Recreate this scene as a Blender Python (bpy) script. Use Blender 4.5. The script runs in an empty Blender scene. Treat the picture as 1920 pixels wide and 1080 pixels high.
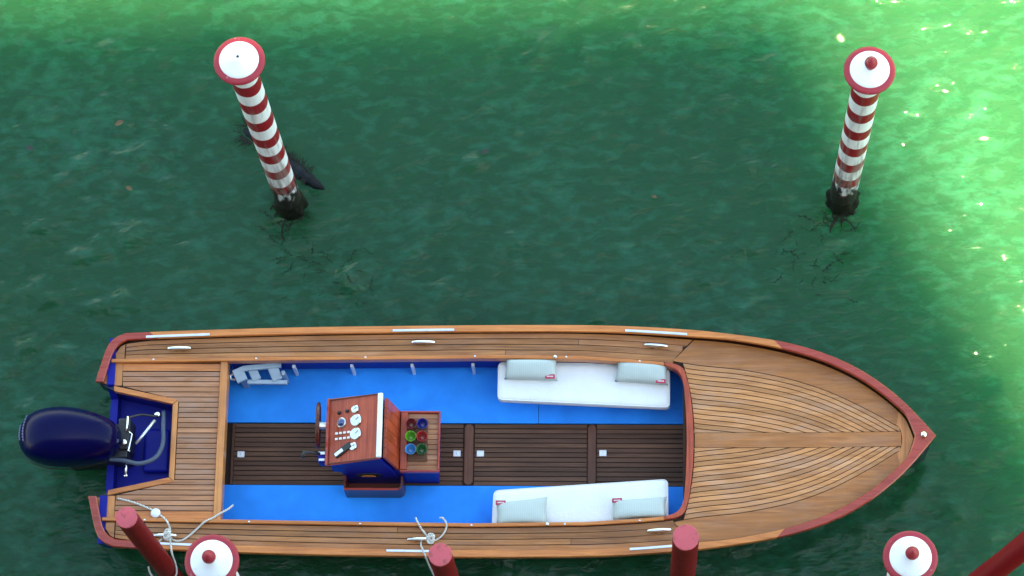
import bpy, bmesh, math, random
import numpy as np
from mathutils import Matrix, Vector, noise

random.seed(7)
rng = np.random.default_rng(11)
scene = bpy.context.scene
col = scene.collection
R = math.radians

# ------------------------------------------------------------------ camera
cam_d = bpy.data.cameras.new("camera")
cam = bpy.data.objects.new("camera", cam_d)
col.objects.link(cam)
cam_d.sensor_width = 36.0
cam_d.lens = 97.5
cam_d.clip_start = 0.1
cam_d.clip_end = 3000.0
m = Matrix(((0.9990072, -0.0010894, 0.0445346),
            (0.0145683, 0.9527220, -0.3034938),
            (-0.0420985, 0.3038413, 0.9517921))).to_4x4()
m.translation = Vector((1.0163, -5.6530, 22.4))
cam.matrix_world = m
scene.camera = cam

# ------------------------------------------------------------------ sky, sun, exposure
SUN_EL, SUN_AZ = R(62.5), math.atan2(0.436, -0.900)      # azimuth from +Y towards +X
world = bpy.data.worlds.new("World")
scene.world = world
world.use_nodes = True
wn = world.node_tree
wn.nodes.clear()
sky = wn.nodes.new("ShaderNodeTexSky")
sky.sky_type = 'NISHITA'
sky.sun_disc = False
sky.sun_elevation = SUN_EL
sky.sun_rotation = SUN_AZ
sky.air_density = 1.1
sky.dust_density = 0.5
sky.ozone_density = 1.0
bg = wn.nodes.new("ShaderNodeBackground")
bg.inputs["Strength"].default_value = 0.07
wo = wn.nodes.new("ShaderNodeOutputWorld")
wn.links.new(sky.outputs[0], bg.inputs[0])
wn.links.new(bg.outputs[0], wo.inputs[0])

sun_d = bpy.data.lights.new("sun", 'SUN')
sun_d.energy = 5.0
sun_d.angle = R(2.6)      # a hazy sun
sun_d.color = (1.0, 0.85, 0.56)
sun = bpy.data.objects.new("sun", sun_d)
col.objects.link(sun)
sd = Vector((math.sin(SUN_AZ) * math.cos(SUN_EL), math.cos(SUN_AZ) * math.cos(SUN_EL), math.sin(SUN_EL)))
sun.rotation_euler = sd.to_track_quat('Z', 'Y').to_euler()
sun.location = (8, -14, 40)

vs = scene.view_settings
vs.view_transform = 'Standard'
vs.look = 'None'
vs.gamma = 1.0
vs.use_curve_mapping = False
vs.exposure = 3.55
try:
    vs.use_white_balance = True
    vs.white_balance_temperature = 8300
    vs.white_balance_tint = 0
except Exception:
    pass
scene.cycles.use_denoising = True
scene.cycles.max_bounces = 10
scene.cycles.sample_clamp_indirect = 6.0

# ------------------------------------------------------------------ helpers
def link(o, parent=None):
    col.objects.link(o)
    if parent is not None:
        o.parent = parent
    return o

def tag(o, label=None, cat=None, group=None, kind=None):
    if label: o["label"] = label
    if cat: o["category"] = cat
    if group: o["group"] = group
    if kind: o["kind"] = kind
    return o

def thing(name, loc, label, cat, group=None):
    o = bpy.data.objects.new(name, None)
    o.empty_display_size = 0.1
    o.location = loc
    link(o)
    return tag(o, label, cat, group)

def origin(parent):
    v = Vector((0, 0, 0))
    while parent is not None:
        v += parent.location
        parent = parent.parent
    return v

def mesh(name, verts, faces, mat, parent=None, smooth=False):
    """one mesh object, vertices given in place (metres); stored relative to the parent's base"""
    o0 = origin(parent)
    me = bpy.data.meshes.new(name)
    me.from_pydata([tuple(Vector(v) - o0) for v in verts], [], faces)
    bm = bmesh.new(); bm.from_mesh(me)
    bmesh.ops.remove_doubles(bm, verts=bm.verts, dist=1e-5)
    bmesh.ops.recalc_face_normals(bm, faces=bm.faces)
    bm.to_mesh(me); bm.free()
    if smooth:
        me.polygons.foreach_set("use_smooth", [True] * len(me.polygons))
    me.materials.append(mat)
    o = bpy.data.objects.new(name, me)
    return link(o, parent)

class MB:
    def __init__(s): s.v = []; s.f = []
    def add(s, v, f):
        n = len(s.v); s.v += [tuple(p) for p in v]; s.f += [tuple(i + n for i in q) for q in f]; return s
    def box(s, x0, x1, y0, y1, z0, z1):
        v = [(x, y, z) for x in (x0, x1) for y in (y0, y1) for z in (z0, z1)]
        return s.add(v, [(0, 1, 3, 2), (4, 6, 7, 5), (0, 4, 5, 1), (2, 3, 7, 6), (0, 2, 6, 4), (1, 5, 7, 3)])
    def prism(s, poly, z0, z1):
        """poly of (x,y) (or (x,y,z) for the top) extruded down to z0"""
        n = len(poly)
        v = [(p[0], p[1], z0) for p in poly] + [(p[0], p[1], p[2] if len(p) > 2 else z1) for p in poly]
        return s.add(v, [tuple(range(n - 1, -1, -1)), tuple(range(n, 2 * n))] +
                     [(i, (i + 1) % n, n + (i + 1) % n, n + i) for i in range(n)])
    def prism_xz(s, poly, y0, y1):
        n = len(poly)
        v = [(p[0], y0, p[1]) for p in poly] + [(p[0], y1, p[1]) for p in poly]
        return s.add(v, [tuple(range(n - 1, -1, -1)), tuple(range(n, 2 * n))] +
                     [(i, (i + 1) % n, n + (i + 1) % n, n + i) for i in range(n)])
    def tube(s, pts, r, n=8, caps=True):
        pts = [Vector(p) for p in pts]
        rr = r if isinstance(r, (list, tuple)) else [r] * len(pts)
        rings = []
        up = Vector((0, 0, 1)); prev = None
        for i, p in enumerate(pts):
            t = (pts[min(i + 1, len(pts) - 1)] - pts[max(i - 1, 0)]).normalized()
            if prev is None:
                a = up if abs(t.z) < 0.9 else Vector((1, 0, 0))
                u = t.cross(a).normalized()
            else:
                u = (prev - t * prev.dot(t)).normalized()
            prev = u
            w = t.cross(u)
            rings.append([p + (u * math.cos(2 * math.pi * k / n) + w * math.sin(2 * math.pi * k / n)) * rr[i] for k in range(n)])
        v = [q for ring in rings for q in ring]
        f = [(i * n + k, i * n + (k + 1) % n, (i + 1) * n + (k + 1) % n, (i + 1) * n + k)
             for i in range(len(pts) - 1) for k in range(n)]
        if caps:
            f += [tuple(range(n - 1, -1, -1)), tuple((len(pts) - 1) * n + k for k in range(n))]
        return s.add(v, f)
    def lathe(s, prof, c=(0, 0, 0), n=24, axis=None):
        """prof of (r, z) from bottom to top, round the vertical through c (or along axis)"""
        q = Vector((0, 0, 1)).rotation_difference(Vector(axis).normalized()) if axis is not None else None
        rings = []
        for r, z in prof:
            ring = [Vector((r * math.cos(2 * math.pi * k / n), r * math.sin(2 * math.pi * k / n), z)) for k in range(n)]
            if q: ring = [q @ p for p in ring]
            rings.append([p + Vector(c) for p in ring])
        v = [p for ring in rings for p in ring]
        f = [(i * n + k, i * n + (k + 1) % n, (i + 1) * n + (k + 1) % n, (i + 1) * n + k)
             for i in range(len(prof) - 1) for k in range(n)]
        f += [tuple(range(n - 1, -1, -1)), tuple((len(prof) - 1) * n + k for k in range(n))]
        return s.add(v, f)
    def ribbon(s, A, B, top, thick):
        """solid strip between polylines A and B ((x,y)), top z per point = top(x,y)"""
        n = len(A); v = []
        for (a, b) in zip(A, B):
            za, zb = top(*a), top(*b)
            v += [(a[0], a[1], za), (b[0], b[1], zb), (a[0], a[1], za - thick), (b[0], b[1], zb - thick)]
        f = []
        for i in range(n - 1):
            k = 4 * i; j = k + 4
            f += [(k, j, j + 1, k + 1), (k + 2, k + 3, j + 3, j + 2), (k, k + 2, j + 2, j), (k + 1, j + 1, j + 3, k + 3)]
        f += [(0, 1, 3, 2), (4 * n - 4, 4 * n - 2, 4 * n - 1, 4 * n - 3)]
        return s.add(v, f)
    def build(s, name, mat, parent=None, smooth=False, bevel=0, seg=2, sub=0):
        o = mesh(name, s.v, s.f, mat, parent, smooth)
        if bevel:
            b = o.modifiers.new("bevel", 'BEVEL'); b.width = bevel; b.segments = seg; b.limit_method = 'ANGLE'; b.angle_limit = R(35)
            b.harden_normals = False
        if sub:
            b = o.modifiers.new("sub", 'SUBSURF'); b.levels = sub; b.render_levels = sub
        return o

def spline(xs, ys):
    """smooth interpolation through the points (Catmull-Rom tangents)"""
    xs = np.array(xs, float); ys = np.array(ys, float)
    d = np.gradient(ys, xs)
    def f(x):
        x = np.clip(x, xs[0], xs[-1])
        i = np.clip(np.searchsorted(xs, x) - 1, 0, len(xs) - 2)
        h = xs[i + 1] - xs[i]; t = (x - xs[i]) / h
        return ((2 * t**3 - 3 * t**2 + 1) * ys[i] + (t**3 - 2 * t**2 + t) * h * d[i]
                + (-2 * t**3 + 3 * t**2) * ys[i + 1] + (t**3 - t**2) * h * d[i + 1])
    return f

def smooth_path(pts, n=8):
    """Catmull-Rom through 3D points"""
    P = [Vector(p) for p in pts]; out = []
    for i in range(len(P) - 1):
        a = P[i - 1] if i else P[0] * 2 - P[1]
        d = P[i + 2] if i + 2 < len(P) else P[-1] * 2 - P[-2]
        b, c = P[i], P[i + 1]
        for k in range(n):
            t = k / n
            out.append(0.5 * ((2 * b) + (c - a) * t + (2 * a - 5 * b + 4 * c - d) * t * t + (3 * b - a - 3 * c + d) * t**3))
    out.append(P[-1])
    return out

# ------------------------------------------------------------------ materials
class NT:
    def __init__(s, name):
        s.m = bpy.data.materials.new(name); s.m.use_nodes = True
        s.t = s.m.node_tree; s.t.nodes.clear()
        s.out = s.t.nodes.new("ShaderNodeOutputMaterial")
        s.b = s.t.nodes.new("ShaderNodeBsdfPrincipled")
        s.t.links.new(s.b.outputs[0], s.out.inputs[0])
    def n(s, kind, **kw):
        nd = s.t.nodes.new(kind)
        for k, v in kw.items(): setattr(nd, k, v)
        return nd
    def l(s, a, b): s.t.links.new(a, b)
    def set(s, **kw):
        for k, v in kw.items():
            s.b.inputs[k.replace("_", " ")].default_value = v
        return s
    def coords(s, scale=(1, 1, 1), kind="Object", rot=(0, 0, 0)):
        tc = s.n("ShaderNodeTexCoord"); mp = s.n("ShaderNodeMapping")
        mp.inputs["Scale"].default_value = scale; mp.inputs["Rotation"].default_value = rot
        s.l(tc.outputs[kind], mp.inputs[0]); return mp.outputs[0]
    def noise(s, vec, scale, detail=4, rough=0.55, dist=0.0):
        nd = s.n("ShaderNodeTexNoise")
        nd.inputs["Scale"].default_value = scale; nd.inputs["Detail"].default_value = detail
        nd.inputs["Roughness"].default_value = rough; nd.inputs["Distortion"].default_value = dist
        s.l(vec, nd.inputs["Vector"]); return nd.outputs["Fac"]
    def ramp(s, fac, stops):
        nd = s.n("ShaderNodeValToRGB")
        while len(nd.color_ramp.elements) < len(stops): nd.color_ramp.elements.new(0.5)
        for e, (p, c) in zip(nd.color_ramp.elements, stops):
            e.position = p; e.color = (*c, 1) if len(c) == 3 else c
        s.l(fac, nd.inputs[0]); return nd.outputs[0]
    def mix(s, fac, a, b, blend='MIX'):
        nd = s.n("ShaderNodeMix", data_type='RGBA', blend_type=blend)
        for sock, v in ((0, fac), (6, a), (7, b)):
            if hasattr(v, "links"): s.l(v, nd.inputs[sock])
            elif isinstance(v, (int, float)): nd.inputs[sock].default_value = v
            else: nd.inputs[sock].default_value = (*v, 1)
        return nd.outputs[2]
    def math(s, op, a, b=0.0, clamp=False):
        nd = s.n("ShaderNodeMath", operation=op); nd.use_clamp = clamp
        for i, v in enumerate((a, b)):
            if hasattr(v, "links"): s.l(v, nd.inputs[i])
            else: nd.inputs[i].default_value = v
        return nd.outputs[0]
    def bump(s, h, strength=0.3, dist=0.01, normal=None):
        nd = s.n("ShaderNodeBump"); nd.inputs["Strength"].default_value = strength; nd.inputs["Distance"].default_value = dist
        s.l(h, nd.inputs["Height"])
        if normal is not None: s.l(normal, nd.inputs["Normal"])
        return nd.outputs[0]

def wood(name, light, dark, axis='x', rough=0.35, coat=0.0, vary=0.25, grain=1.0, grey=0.0):
    t = NT(name)
    sc = {'x': (1.2, 26, 26), 'y': (26, 1.2, 26), 'z': (26, 26, 1.2)}[axis]
    oi = t.n("ShaderNodeObjectInfo")
    tc = t.n("ShaderNodeTexCoord"); mp = t.n("ShaderNodeMapping"); mp.inputs["Scale"].default_value = sc
    t.l(tc.outputs["Object"], mp.inputs[0])
    off = t.n("ShaderNodeCombineXYZ")
    r50 = t.math('MULTIPLY', oi.outputs["Random"], 57.0)
    for i in range(3): t.l(r50, off.inputs[i])
    t.l(off.outputs[0], mp.inputs["Location"])
    g = t.noise(mp.outputs[0], 1.6 * grain, 6, 0.62, 0.6)
    c = t.ramp(g, [(0.28, dark), (0.5, tuple((a + b) / 2 for a, b in zip(light, dark))), (0.72, light)])
    big = t.noise(t.coords((0.9, 2.2, 1)), 2.3, 3)
    c = t.mix(t.math('MULTIPLY', t.math('SUBTRACT', big, 0.42, True), 1.1), c, tuple(0.55 * a for a in dark))
    if grey:      # sun-bleached patches in the oiled teak
        gp = t.noise(t.coords((1.1, 5.0, 1)), 2.6, 5, 0.6, 0.4)
        gl = tuple(0.55 * a + 0.45 * sum(light) / 3 for a in light)
        c = t.mix(t.math('MULTIPLY', t.math('SUBTRACT', gp, 0.46, True), 5.0 * grey, True), c, gl)
    hv = t.n("ShaderNodeHueSaturation")
    t.l(t.math('ADD', t.math('MULTIPLY', oi.outputs["Random"], 2 * vary), 1 - vary), hv.inputs["Value"])
    t.l(c, hv.inputs["Color"])
    t.l(hv.outputs[0], t.b.inputs["Base Color"])
    t.l(t.math('ADD', t.math('MULTIPLY', g, 0.25), rough - 0.1), t.b.inputs["Roughness"])
    t.l(t.bump(g, 0.25, 0.002), t.b.inputs["Normal"])
    t.set(Coat_Weight=coat, Coat_Roughness=0.12, Specular_IOR_Level=0.28)
    return t.m

def plain(name, colr, rough=0.5, metal=0.0, vary=0.08, scale=9, coat=0.0, bump=0.0, spec=0.5):
    t = NT(name)
    v = t.coords()
    nz = t.noise(v, scale, 5)
    c = t.ramp(nz, [(0.25, tuple(max(0, a * (1 - vary * 2)) for a in colr)), (0.75, tuple(min(1, a * (1 + vary)) for a in colr))])
    t.l(c, t.b.inputs["Base Color"])
    t.set(Metallic=metal, Coat_Weight=coat, Coat_Roughness=0.06, Specular_IOR_Level=spec)
    t.l(t.math('ADD', t.math('MULTIPLY', nz, 0.2), rough - 0.1), t.b.inputs["Roughness"])
    if bump: t.l(t.bump(t.noise(v, scale * 6, 4), bump, 0.004), t.b.inputs["Normal"])
    return t.m

M = {}
M['teak'] = wood("teak", (0.52, 0.215, 0.070), (0.23, 0.080, 0.026), rough=0.45, coat=0.08, vary=0.22, grey=0.25)
M['teak_fore'] = wood("teak_fore", (0.66, 0.29, 0.105), (0.37, 0.14, 0.047), rough=0.42, coat=0.08, vary=0.20, grey=0.35)
M['teak_margin'] = wood("teak_margin", (0.54, 0.205, 0.058), (0.28, 0.095, 0.027), rough=0.34, coat=0.1, vary=0.12, grey=0.25)
M['teak_aft'] = wood("teak_aft", (0.54, 0.24, 0.115), (0.27, 0.108, 0.050), rough=0.5, vary=0.22, grey=0.4)
M['golden'] = wood("golden", (0.72, 0.255, 0.070), (0.41, 0.118, 0.030), rough=0.3, coat=0.2, vary=0.06)
M['golden_y'] = wood("golden_y", (0.70, 0.285, 0.092), (0.42, 0.14, 0.040), axis='y', rough=0.32, coat=0.15, vary=0.06)
M['mahogany'] = wood("mahogany", (0.42, 0.055, 0.029), (0.31, 0.032, 0.018), rough=0.25, coat=0.45, vary=0.06, grain=0.45)
M['mahogany_y'] = wood("mahogany_y", (0.54, 0.098, 0.040), (0.24, 0.030, 0.014), axis='y', rough=0.3, coat=0.15, vary=0.10)
M['mahogany_dark'] = wood("mahogany_dark", (0.15, 0.026, 0.014), (0.06, 0.010, 0.005), rough=0.3, coat=0.2, vary=0.08)
M['sole'] = wood("sole_teak", (0.17, 0.078, 0.042), (0.066, 0.027, 0.015), rough=0.6, vary=0.28)
M['sole_beam'] = wood("sole_beam", (0.18, 0.070, 0.038), (0.08, 0.029, 0.016), axis='y', rough=0.5, vary=0.1)
M['caulk'] = plain("caulk", (0.036, 0.018, 0.010), 0.7, spec=0.2)
M['blue'] = plain("blue_paint", (0.0, 0.30, 1.0), 0.6, vary=0.13, scale=3.2, spec=0.15)
M['navy'] = plain("navy_shade", (0.001, 0.009, 0.25), 0.45, vary=0.08, scale=3, spec=0.2)
M['hull'] = plain("hull_paint", (0.004, 0.006, 0.02), 0.3, vary=0.1, scale=2)
M['cowl'] = plain("cowl_paint", (0.0003, 0.0008, 0.036), 0.24, vary=0.05, scale=2, spec=0.12)
M['black'] = plain("black_plastic", (0.012, 0.012, 0.014), 0.42)
M['steel'] = plain("polished_steel", (0.78, 0.79, 0.80), 0.16, 1.0, vary=0.05)
M['alu'] = plain("brushed_metal", (0.66, 0.68, 0.70), 0.32, 0.85, vary=0.06, scale=20)
M['white_plastic'] = plain("white_plastic", (0.78, 0.79, 0.78), 0.35, vary=0.04)
M['grey_plastic'] = plain("grey_plastic", (0.36, 0.47, 0.56), 0.45, vary=0.1)
M['hose'] = plain("hose_rubber", (0.05, 0.07, 0.11), 0.4)
M['gauge_face'] = plain("gauge_face", (0.72, 0.80, 0.76), 0.2, vary=0.15, scale=60, coat=0.8)
M['compass'] = plain("compass_glass", (0.02, 0.05, 0.22), 0.06, vary=0.5, scale=40, coat=1.0)
M['red_tag'] = plain("red_tag", (0.42, 0.02, 0.05), 0.6)
M['pale_print'] = plain("pale_print", (0.70, 0.62, 0.66), 0.6)
M['decal'] = plain("decal", (0.13, 0.13, 0.24), 0.5, spec=0.2)
M['timber'] = plain("waterlogged_timber", (0.006, 0.008, 0.010), 0.6, vary=0.5, bump=0.5, spec=0.15)
M['leaf_brown'] = plain("leaf_brown", (0.15, 0.085, 0.025), 0.6, vary=0.4)
M['leaf_dark'] = plain("leaf_dark", (0.02, 0.025, 0.015), 0.6, vary=0.3)

def cloth(name, colr, scale, amp, stripes=None):
    t = NT(name); v = t.coords()
    nz = t.noise(v, 7, 5)
    c = t.ramp(nz, [(0.3, tuple(0.93 * a for a in colr)), (0.7, colr)])
    if stripes:
        wv = t.n("ShaderNodeTexWave", wave_type='BANDS', bands_direction='X')
        wv.inputs["Scale"].default_value = stripes[0]; wv.inputs["Distortion"].default_value = 0.6
        t.l(t.coords((1, 0.15, 0.15)), wv.inputs[0])
        c = t.mix(t.math('MULTIPLY', wv.outputs["Fac"], 0.75), c, stripes[1])
    t.l(c, t.b.inputs["Base Color"])
    t.set(Roughness=0.85, Sheen_Weight=0.15)
    h = t.math('ADD', t.noise(v, scale, 3), t.math('MULTIPLY', t.noise(v, 3.0, 2), 3.0))
    t.l(t.bump(h, amp, 0.01), t.b.inputs["Normal"])
    return t.m
M['cushion'] = cloth("cushion_fabric", (0.80, 0.81, 0.80), 40, 0.35)
M['pillow'] = cloth("pillow_fabric", (0.48, 0.54, 0.50), 90, 0.25, (18.0, (0.40, 0.46, 0.43)))

def rope_mat():
    t = NT("rope_fibre"); v = t.coords()
    wv = t.n("ShaderNodeTexWave", wave_type='BANDS', bands_direction='DIAGONAL'); wv.inputs["Scale"].default_value = 38
    wv.inputs["Distortion"].default_value = 2.0
    t.l(v, wv.inputs[0])
    t.l(t.ramp(wv.outputs["Fac"], [(0.1, (0.34, 0.31, 0.26)), (0.6, (0.72, 0.70, 0.64))]), t.b.inputs["Base Color"])
    t.l(t.bump(wv.outputs["Fac"], 0.6, 0.004), t.b.inputs["Normal"]); t.set(Roughness=0.9)
    return t.m
M['rope'] = rope_mat()

def pole_stripes(name, zref, seed):
    """painted rings counted down from the collar, flaking to black timber near the water"""
    t = NT(name)
    tc = t.n("ShaderNodeTexCoord"); sp = t.n("ShaderNodeSeparateXYZ")
    t.l(tc.outputs["Object"], sp.inputs[0])
    wob = t.math('MULTIPLY', t.math('SUBTRACT', t.noise(t.coords((1, 1, 1)), 9, 2), 0.5), 0.035)
    z = t.math('ADD', sp.outputs[2], wob)
    k = t.math('DIVIDE', t.math('SUBTRACT', zref, z), 0.37)
    fr = t.math('FRACT', t.math('ADD', k, 0.0))
    red = t.math('GREATER_THAN', fr, 0.52)
    stain = t.noise(t.coords((14, 14, 1.1)), 1.6, 5, 0.65)
    c = t.mix(red, (0.74, 0.75, 0.76), (0.25, 0.008, 0.014))
    c = t.mix(t.math('MULTIPLY', t.math('SUBTRACT', t.math('ADD', stain, t.math('MULTIPLY', t.math('SUBTRACT', 1.9, sp.outputs[2], True), 0.14)), 0.54, True), 3.2, True), c, (0.22, 0.19, 0.17))
    fl = t.noise(t.coords((9, 9, 2.2)), 2.0 + 0.1 * seed, 6, 0.7)
    hgt = t.math('MULTIPLY', t.math('SUBTRACT', 1.45, sp.outputs[2]), 0.48)
    fmask = t.math('MULTIPLY', t.math('SUBTRACT', t.math('ADD', fl, hgt), 0.86), 8, True)
    c = t.mix(fmask, c, (0.018, 0.014, 0.011))
    t.l(c, t.b.inputs["Base Color"])
    t.l(t.bump(t.math('SUBTRACT', stain, t.math('MULTIPLY', fmask, 0.5)), 0.35, 0.008), t.b.inputs["Normal"])
    t.l(t.math('ADD', t.math('MULTIPLY', fl, 0.3), 0.35), t.b.inputs["Roughness"])
    t.set(Specular_IOR_Level=0.25)
    return t.m

def paint(name, colr, chip, amount, rough=0.4):
    t = NT(name)
    fl = t.noise(t.coords((1, 1, 1)), 16, 7, 0.7)
    mk = t.math('MULTIPLY', t.math('SUBTRACT', fl, 1 - amount), 12, True)
    b = t.noise(t.coords(), 3, 3)
    c = t.mix(b, tuple(0.82 * a for a in colr), tuple(min(1, 1.12 * a) for a in colr))
    t.l(t.mix(mk, c, chip), t.b.inputs["Base Color"])
    t.l(t.bump(t.math('SUBTRACT', b, mk), 0.25, 0.006), t.b.inputs["Normal"])
    t.l(t.math('ADD', t.math('MULTIPLY', fl, 0.3), rough - 0.15), t.b.inputs["Roughness"])
    t.set(Specular_IOR_Level=0.25)
    return t.m
M['cap_white'] = paint("cap_white", (0.80, 0.81, 0.81), (0.42, 0.42, 0.40), 0.30)
M['cap_red'] = paint("cap_red", (0.34, 0.03, 0.045), (0.50, 0.30, 0.28), 0.38)
M['post_red'] = paint("post_red", (0.19, 0.004, 0.006), (0.04, 0.004, 0.004), 0.38, 0.5)
M['post_top'] = paint("post_top", (0.58, 0.10, 0.12), (0.34, 0.08, 0.08), 0.46, 0.6)
M['weed'] = plain("weed", (0.010, 0.011, 0.006), 0.6, vary=0.7, scale=30, bump=0.6, spec=0.15)
M['plaster'] = paint("plaster", (0.20, 0.10, 0.07), (0.24, 0.20, 0.17), 0.36, 0.85)
M['stone'] = plain("stone", (0.42, 0.40, 0.36), 0.8, vary=0.15)
M['roof'] = plain("roof_tile", (0.26, 0.11, 0.06), 0.8, vary=0.3)
M['glass'] = plain("window_glass", (0.02, 0.025, 0.03), 0.08, vary=0.2, coat=0.5)
M['shutter'] = plain("shutter_green", (0.02, 0.06, 0.035), 0.55, vary=0.15)

def water_mat():
    t = NT("canal_water")
    big = t.noise(t.coords((0.35, 0.5, 1)), 1.0, 3)
    base = t.mix(big, (0.010, 0.057, 0.0275), (0.016, 0.077, 0.0315))
    # pale streaks of sky reflection painted into the water colour
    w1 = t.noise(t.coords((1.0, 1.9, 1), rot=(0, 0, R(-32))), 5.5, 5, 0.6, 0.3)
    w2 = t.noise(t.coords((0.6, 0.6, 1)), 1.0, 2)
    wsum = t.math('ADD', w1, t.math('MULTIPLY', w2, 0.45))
    sky_streak = t.math('MULTIPLY', t.math('SUBTRACT', wsum, 0.70), 2.4, True)
    base = t.mix(t.math('MULTIPLY', sky_streak, 0.55), base, (0.030, 0.180, 0.120))
    n1 = t.noise(t.coords((1.0, 1.8, 1), rot=(0, 0, R(-32))), 4.2, 3, 0.5, 0.2)
    n2 = t.noise(t.coords((1.0, 1.5, 1), rot=(0, 0, R(20))), 17.0, 3, 0.6, 0.3)
    b2 = t.bump(n2, 0.05, 0.02, t.bump(n1, 0.50, 0.10))
    # two depths of scattering: light that comes back near where it went in, and light that wanders far through the green water
    near = t.b
    far = t.n("ShaderNodeBsdfPrincipled")
    for p, rad, sc in ((near, (0.3, 1.0, 0.6), 0.35), (far, (0.10, 1.0, 0.42), 8.0)):
        t.l(base, p.inputs["Base Color"])
        t.l(b2, p.inputs["Normal"])
        p.subsurface_method = 'RANDOM_WALK'
        p.inputs["Subsurface Weight"].default_value = 1.0
        p.inputs["Subsurface Radius"].default_value = rad
        p.inputs["Subsurface Scale"].default_value = sc
        p.inputs["Roughness"].default_value = 0.03
        p.inputs["IOR"].default_value = 1.333
        p.inputs["Specular IOR Level"].default_value = WSPEC
    mx = t.n("ShaderNodeMixShader"); mx.inputs[0].default_value = 0.72
    t.l(near.outputs[0], mx.inputs[1]); t.l(far.outputs[0], mx.inputs[2]); t.l(mx.outputs[0], t.out.inputs[0])
    return t.m
WSPEC = 0.22
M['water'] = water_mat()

# ------------------------------------------------------------------ water
POLE_XY = [(-1.948, 2.233), (2.77, 2.266)]
def water_height(x, y):
    r = np.random.default_rng(5)
    h = np.zeros_like(x)
    for i in range(70):
        lam = 0.13 * (5.5 ** r.random())
        ang = R(118) + r.normal(0, 0.65)
        k = 2 * math.pi / lam
        ph = r.random() * 6.28
        wx, wy = math.cos(ang), math.sin(ang)
        warp = 0.10 * np.sin(1.7 * x + 2.3 * y + ph) + 0.07 * np.sin(3.1 * x - 1.9 * y + 2 * ph)
        amp = 0.0041 * lam ** 0.85
        h += amp * np.sin(k * (wx * x + wy * y) + 3.0 * warp / max(lam, 0.3) + ph)
    patch = 0.75 + 0.35 * np.sin(0.9 * x + 0.6 * y + 1) * np.sin(0.7 * y - 0.5 * x + 2) + 0.25 * np.sin(2.1 * x - 1.3 * y)
    h *= patch
    h = 0.028 * (np.exp(np.clip(h / 0.028, -1.2, 1.2)) - 1.0)      # peaked crests, flat troughs
    for px, py in POLE_XY:
        d = np.hypot(x - px, y - py)
        h += 0.006 * np.sin(d * 24) * np.exp(-np.abs(d - 0.25) * 2.6) * (d < 2.5)
    return h

def build_water():
    x0, x1, y0, y1, st = -7.0, 7.0, -4.0, 8.0, 0.03
    xs = np.concatenate([[-400, -120, -40, -16, -9], np.arange(x0, x1 + 1e-6, st), [9, 16, 40, 120, 400]])
    ys = np.concatenate([[-400, -120, -40, -14, -6.5], np.arange(y0, y1 + 1e-6, st), [10, 16, 40, 120, 400]])
    X, Y = np.meshgrid(xs, ys)
    Z = water_height(X, Y)
    fade = np.clip((7.0 - np.abs(X)) / 1.0, 0, 1) * np.clip((Y + 4) / 1, 0, 1) * np.clip((8 - Y) / 1, 0, 1)
    Z *= fade
    Z -= 0.12 * ((np.abs(Y) < 0.60) & (X > -3.1) & (X < 2.4))      # hollow under the keel
    nx, ny = len(xs), len(ys)
    co = np.stack([X, Y, Z], -1).reshape(-1, 3)
    i = np.arange(nx * ny).reshape(ny, nx)
    q = np.stack([i[:-1, :-1], i[:-1, 1:], i[1:, 1:], i[1:, :-1]], -1).reshape(-1, 4)
    me = bpy.data.meshes.new("water")
    me.vertices.add(len(co)); me.vertices.foreach_set("co", co.ravel())
    me.loops.add(q.size); me.loops.foreach_set("vertex_index", q.ravel().astype(np.int32))
    me.polygons.add(len(q)); me.polygons.foreach_set("loop_start", (np.arange(len(q)) * 4).astype(np.int32))
    me.polygons.foreach_set("use_smooth", np.ones(len(q), bool))
    me.update(calc_edges=True)
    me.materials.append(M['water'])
    o = link(bpy.data.objects.new("water", me))
    tag(o, "green canal water with small ripples all around the boat", "water", kind="structure")
build_water()

# ------------------------------------------------------------------ the waterside building whose shade lies over the boat
def build_building():
    WY, X0, X1, H = -9.0, -18.0, 9.02, 28.7
    b = thing("waterside_building", (0, WY, 0), "tall red plaster building along the canal whose shade covers the boat", "building")
    MB().box(X0, X1, WY - 9, WY, -1.0, H - 0.5).build("wall", M['plaster'], b)
    MB().box(X0 - 0.0, X1 + 0.0, WY - 9, WY + 0.0, H - 0.497, H).build("cornice", M['stone'], b)
    rf = MB()
    rf.add([(X0, WY, H + .003), (X1, WY, H + .003), (X1, WY - 9, H + .003), (X0, WY - 9, H + .003), (X0 + 3, WY - 4.5, H + 2.0), (X1 - 3, WY - 4.5, H + 2.0)],
           [(0, 1, 5, 4), (2, 3, 4, 5), (1, 2, 5), (3, 0, 4), (3, 2, 1, 0)])
    rf.build("roof", M['roof'], b)
    for zz in (3.2, 8.0, 12.8, 17.6, 22.4):
        for xx in (-13, -9.5, -6, -2.5, 1.0, 4.5):
            w = MB().box(xx - .55, xx + .55, WY + .003, WY + .05, zz, zz + 2.3).build("window", M['glass'], b)
            MB().box(xx - .75, xx + .75, WY + .003, WY + .18, zz - .16, zz - .003).build("sill", M['stone'], w)
            for s in (-1, 1):
                MB().box(xx + s * .58 - (.5 if s < 0 else 0), xx + s * .58 + (.5 if s > 0 else 0), WY + .003, WY + .06, zz, zz + 2.3).build("shutter", M['shutter'], w)
build_building()

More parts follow.
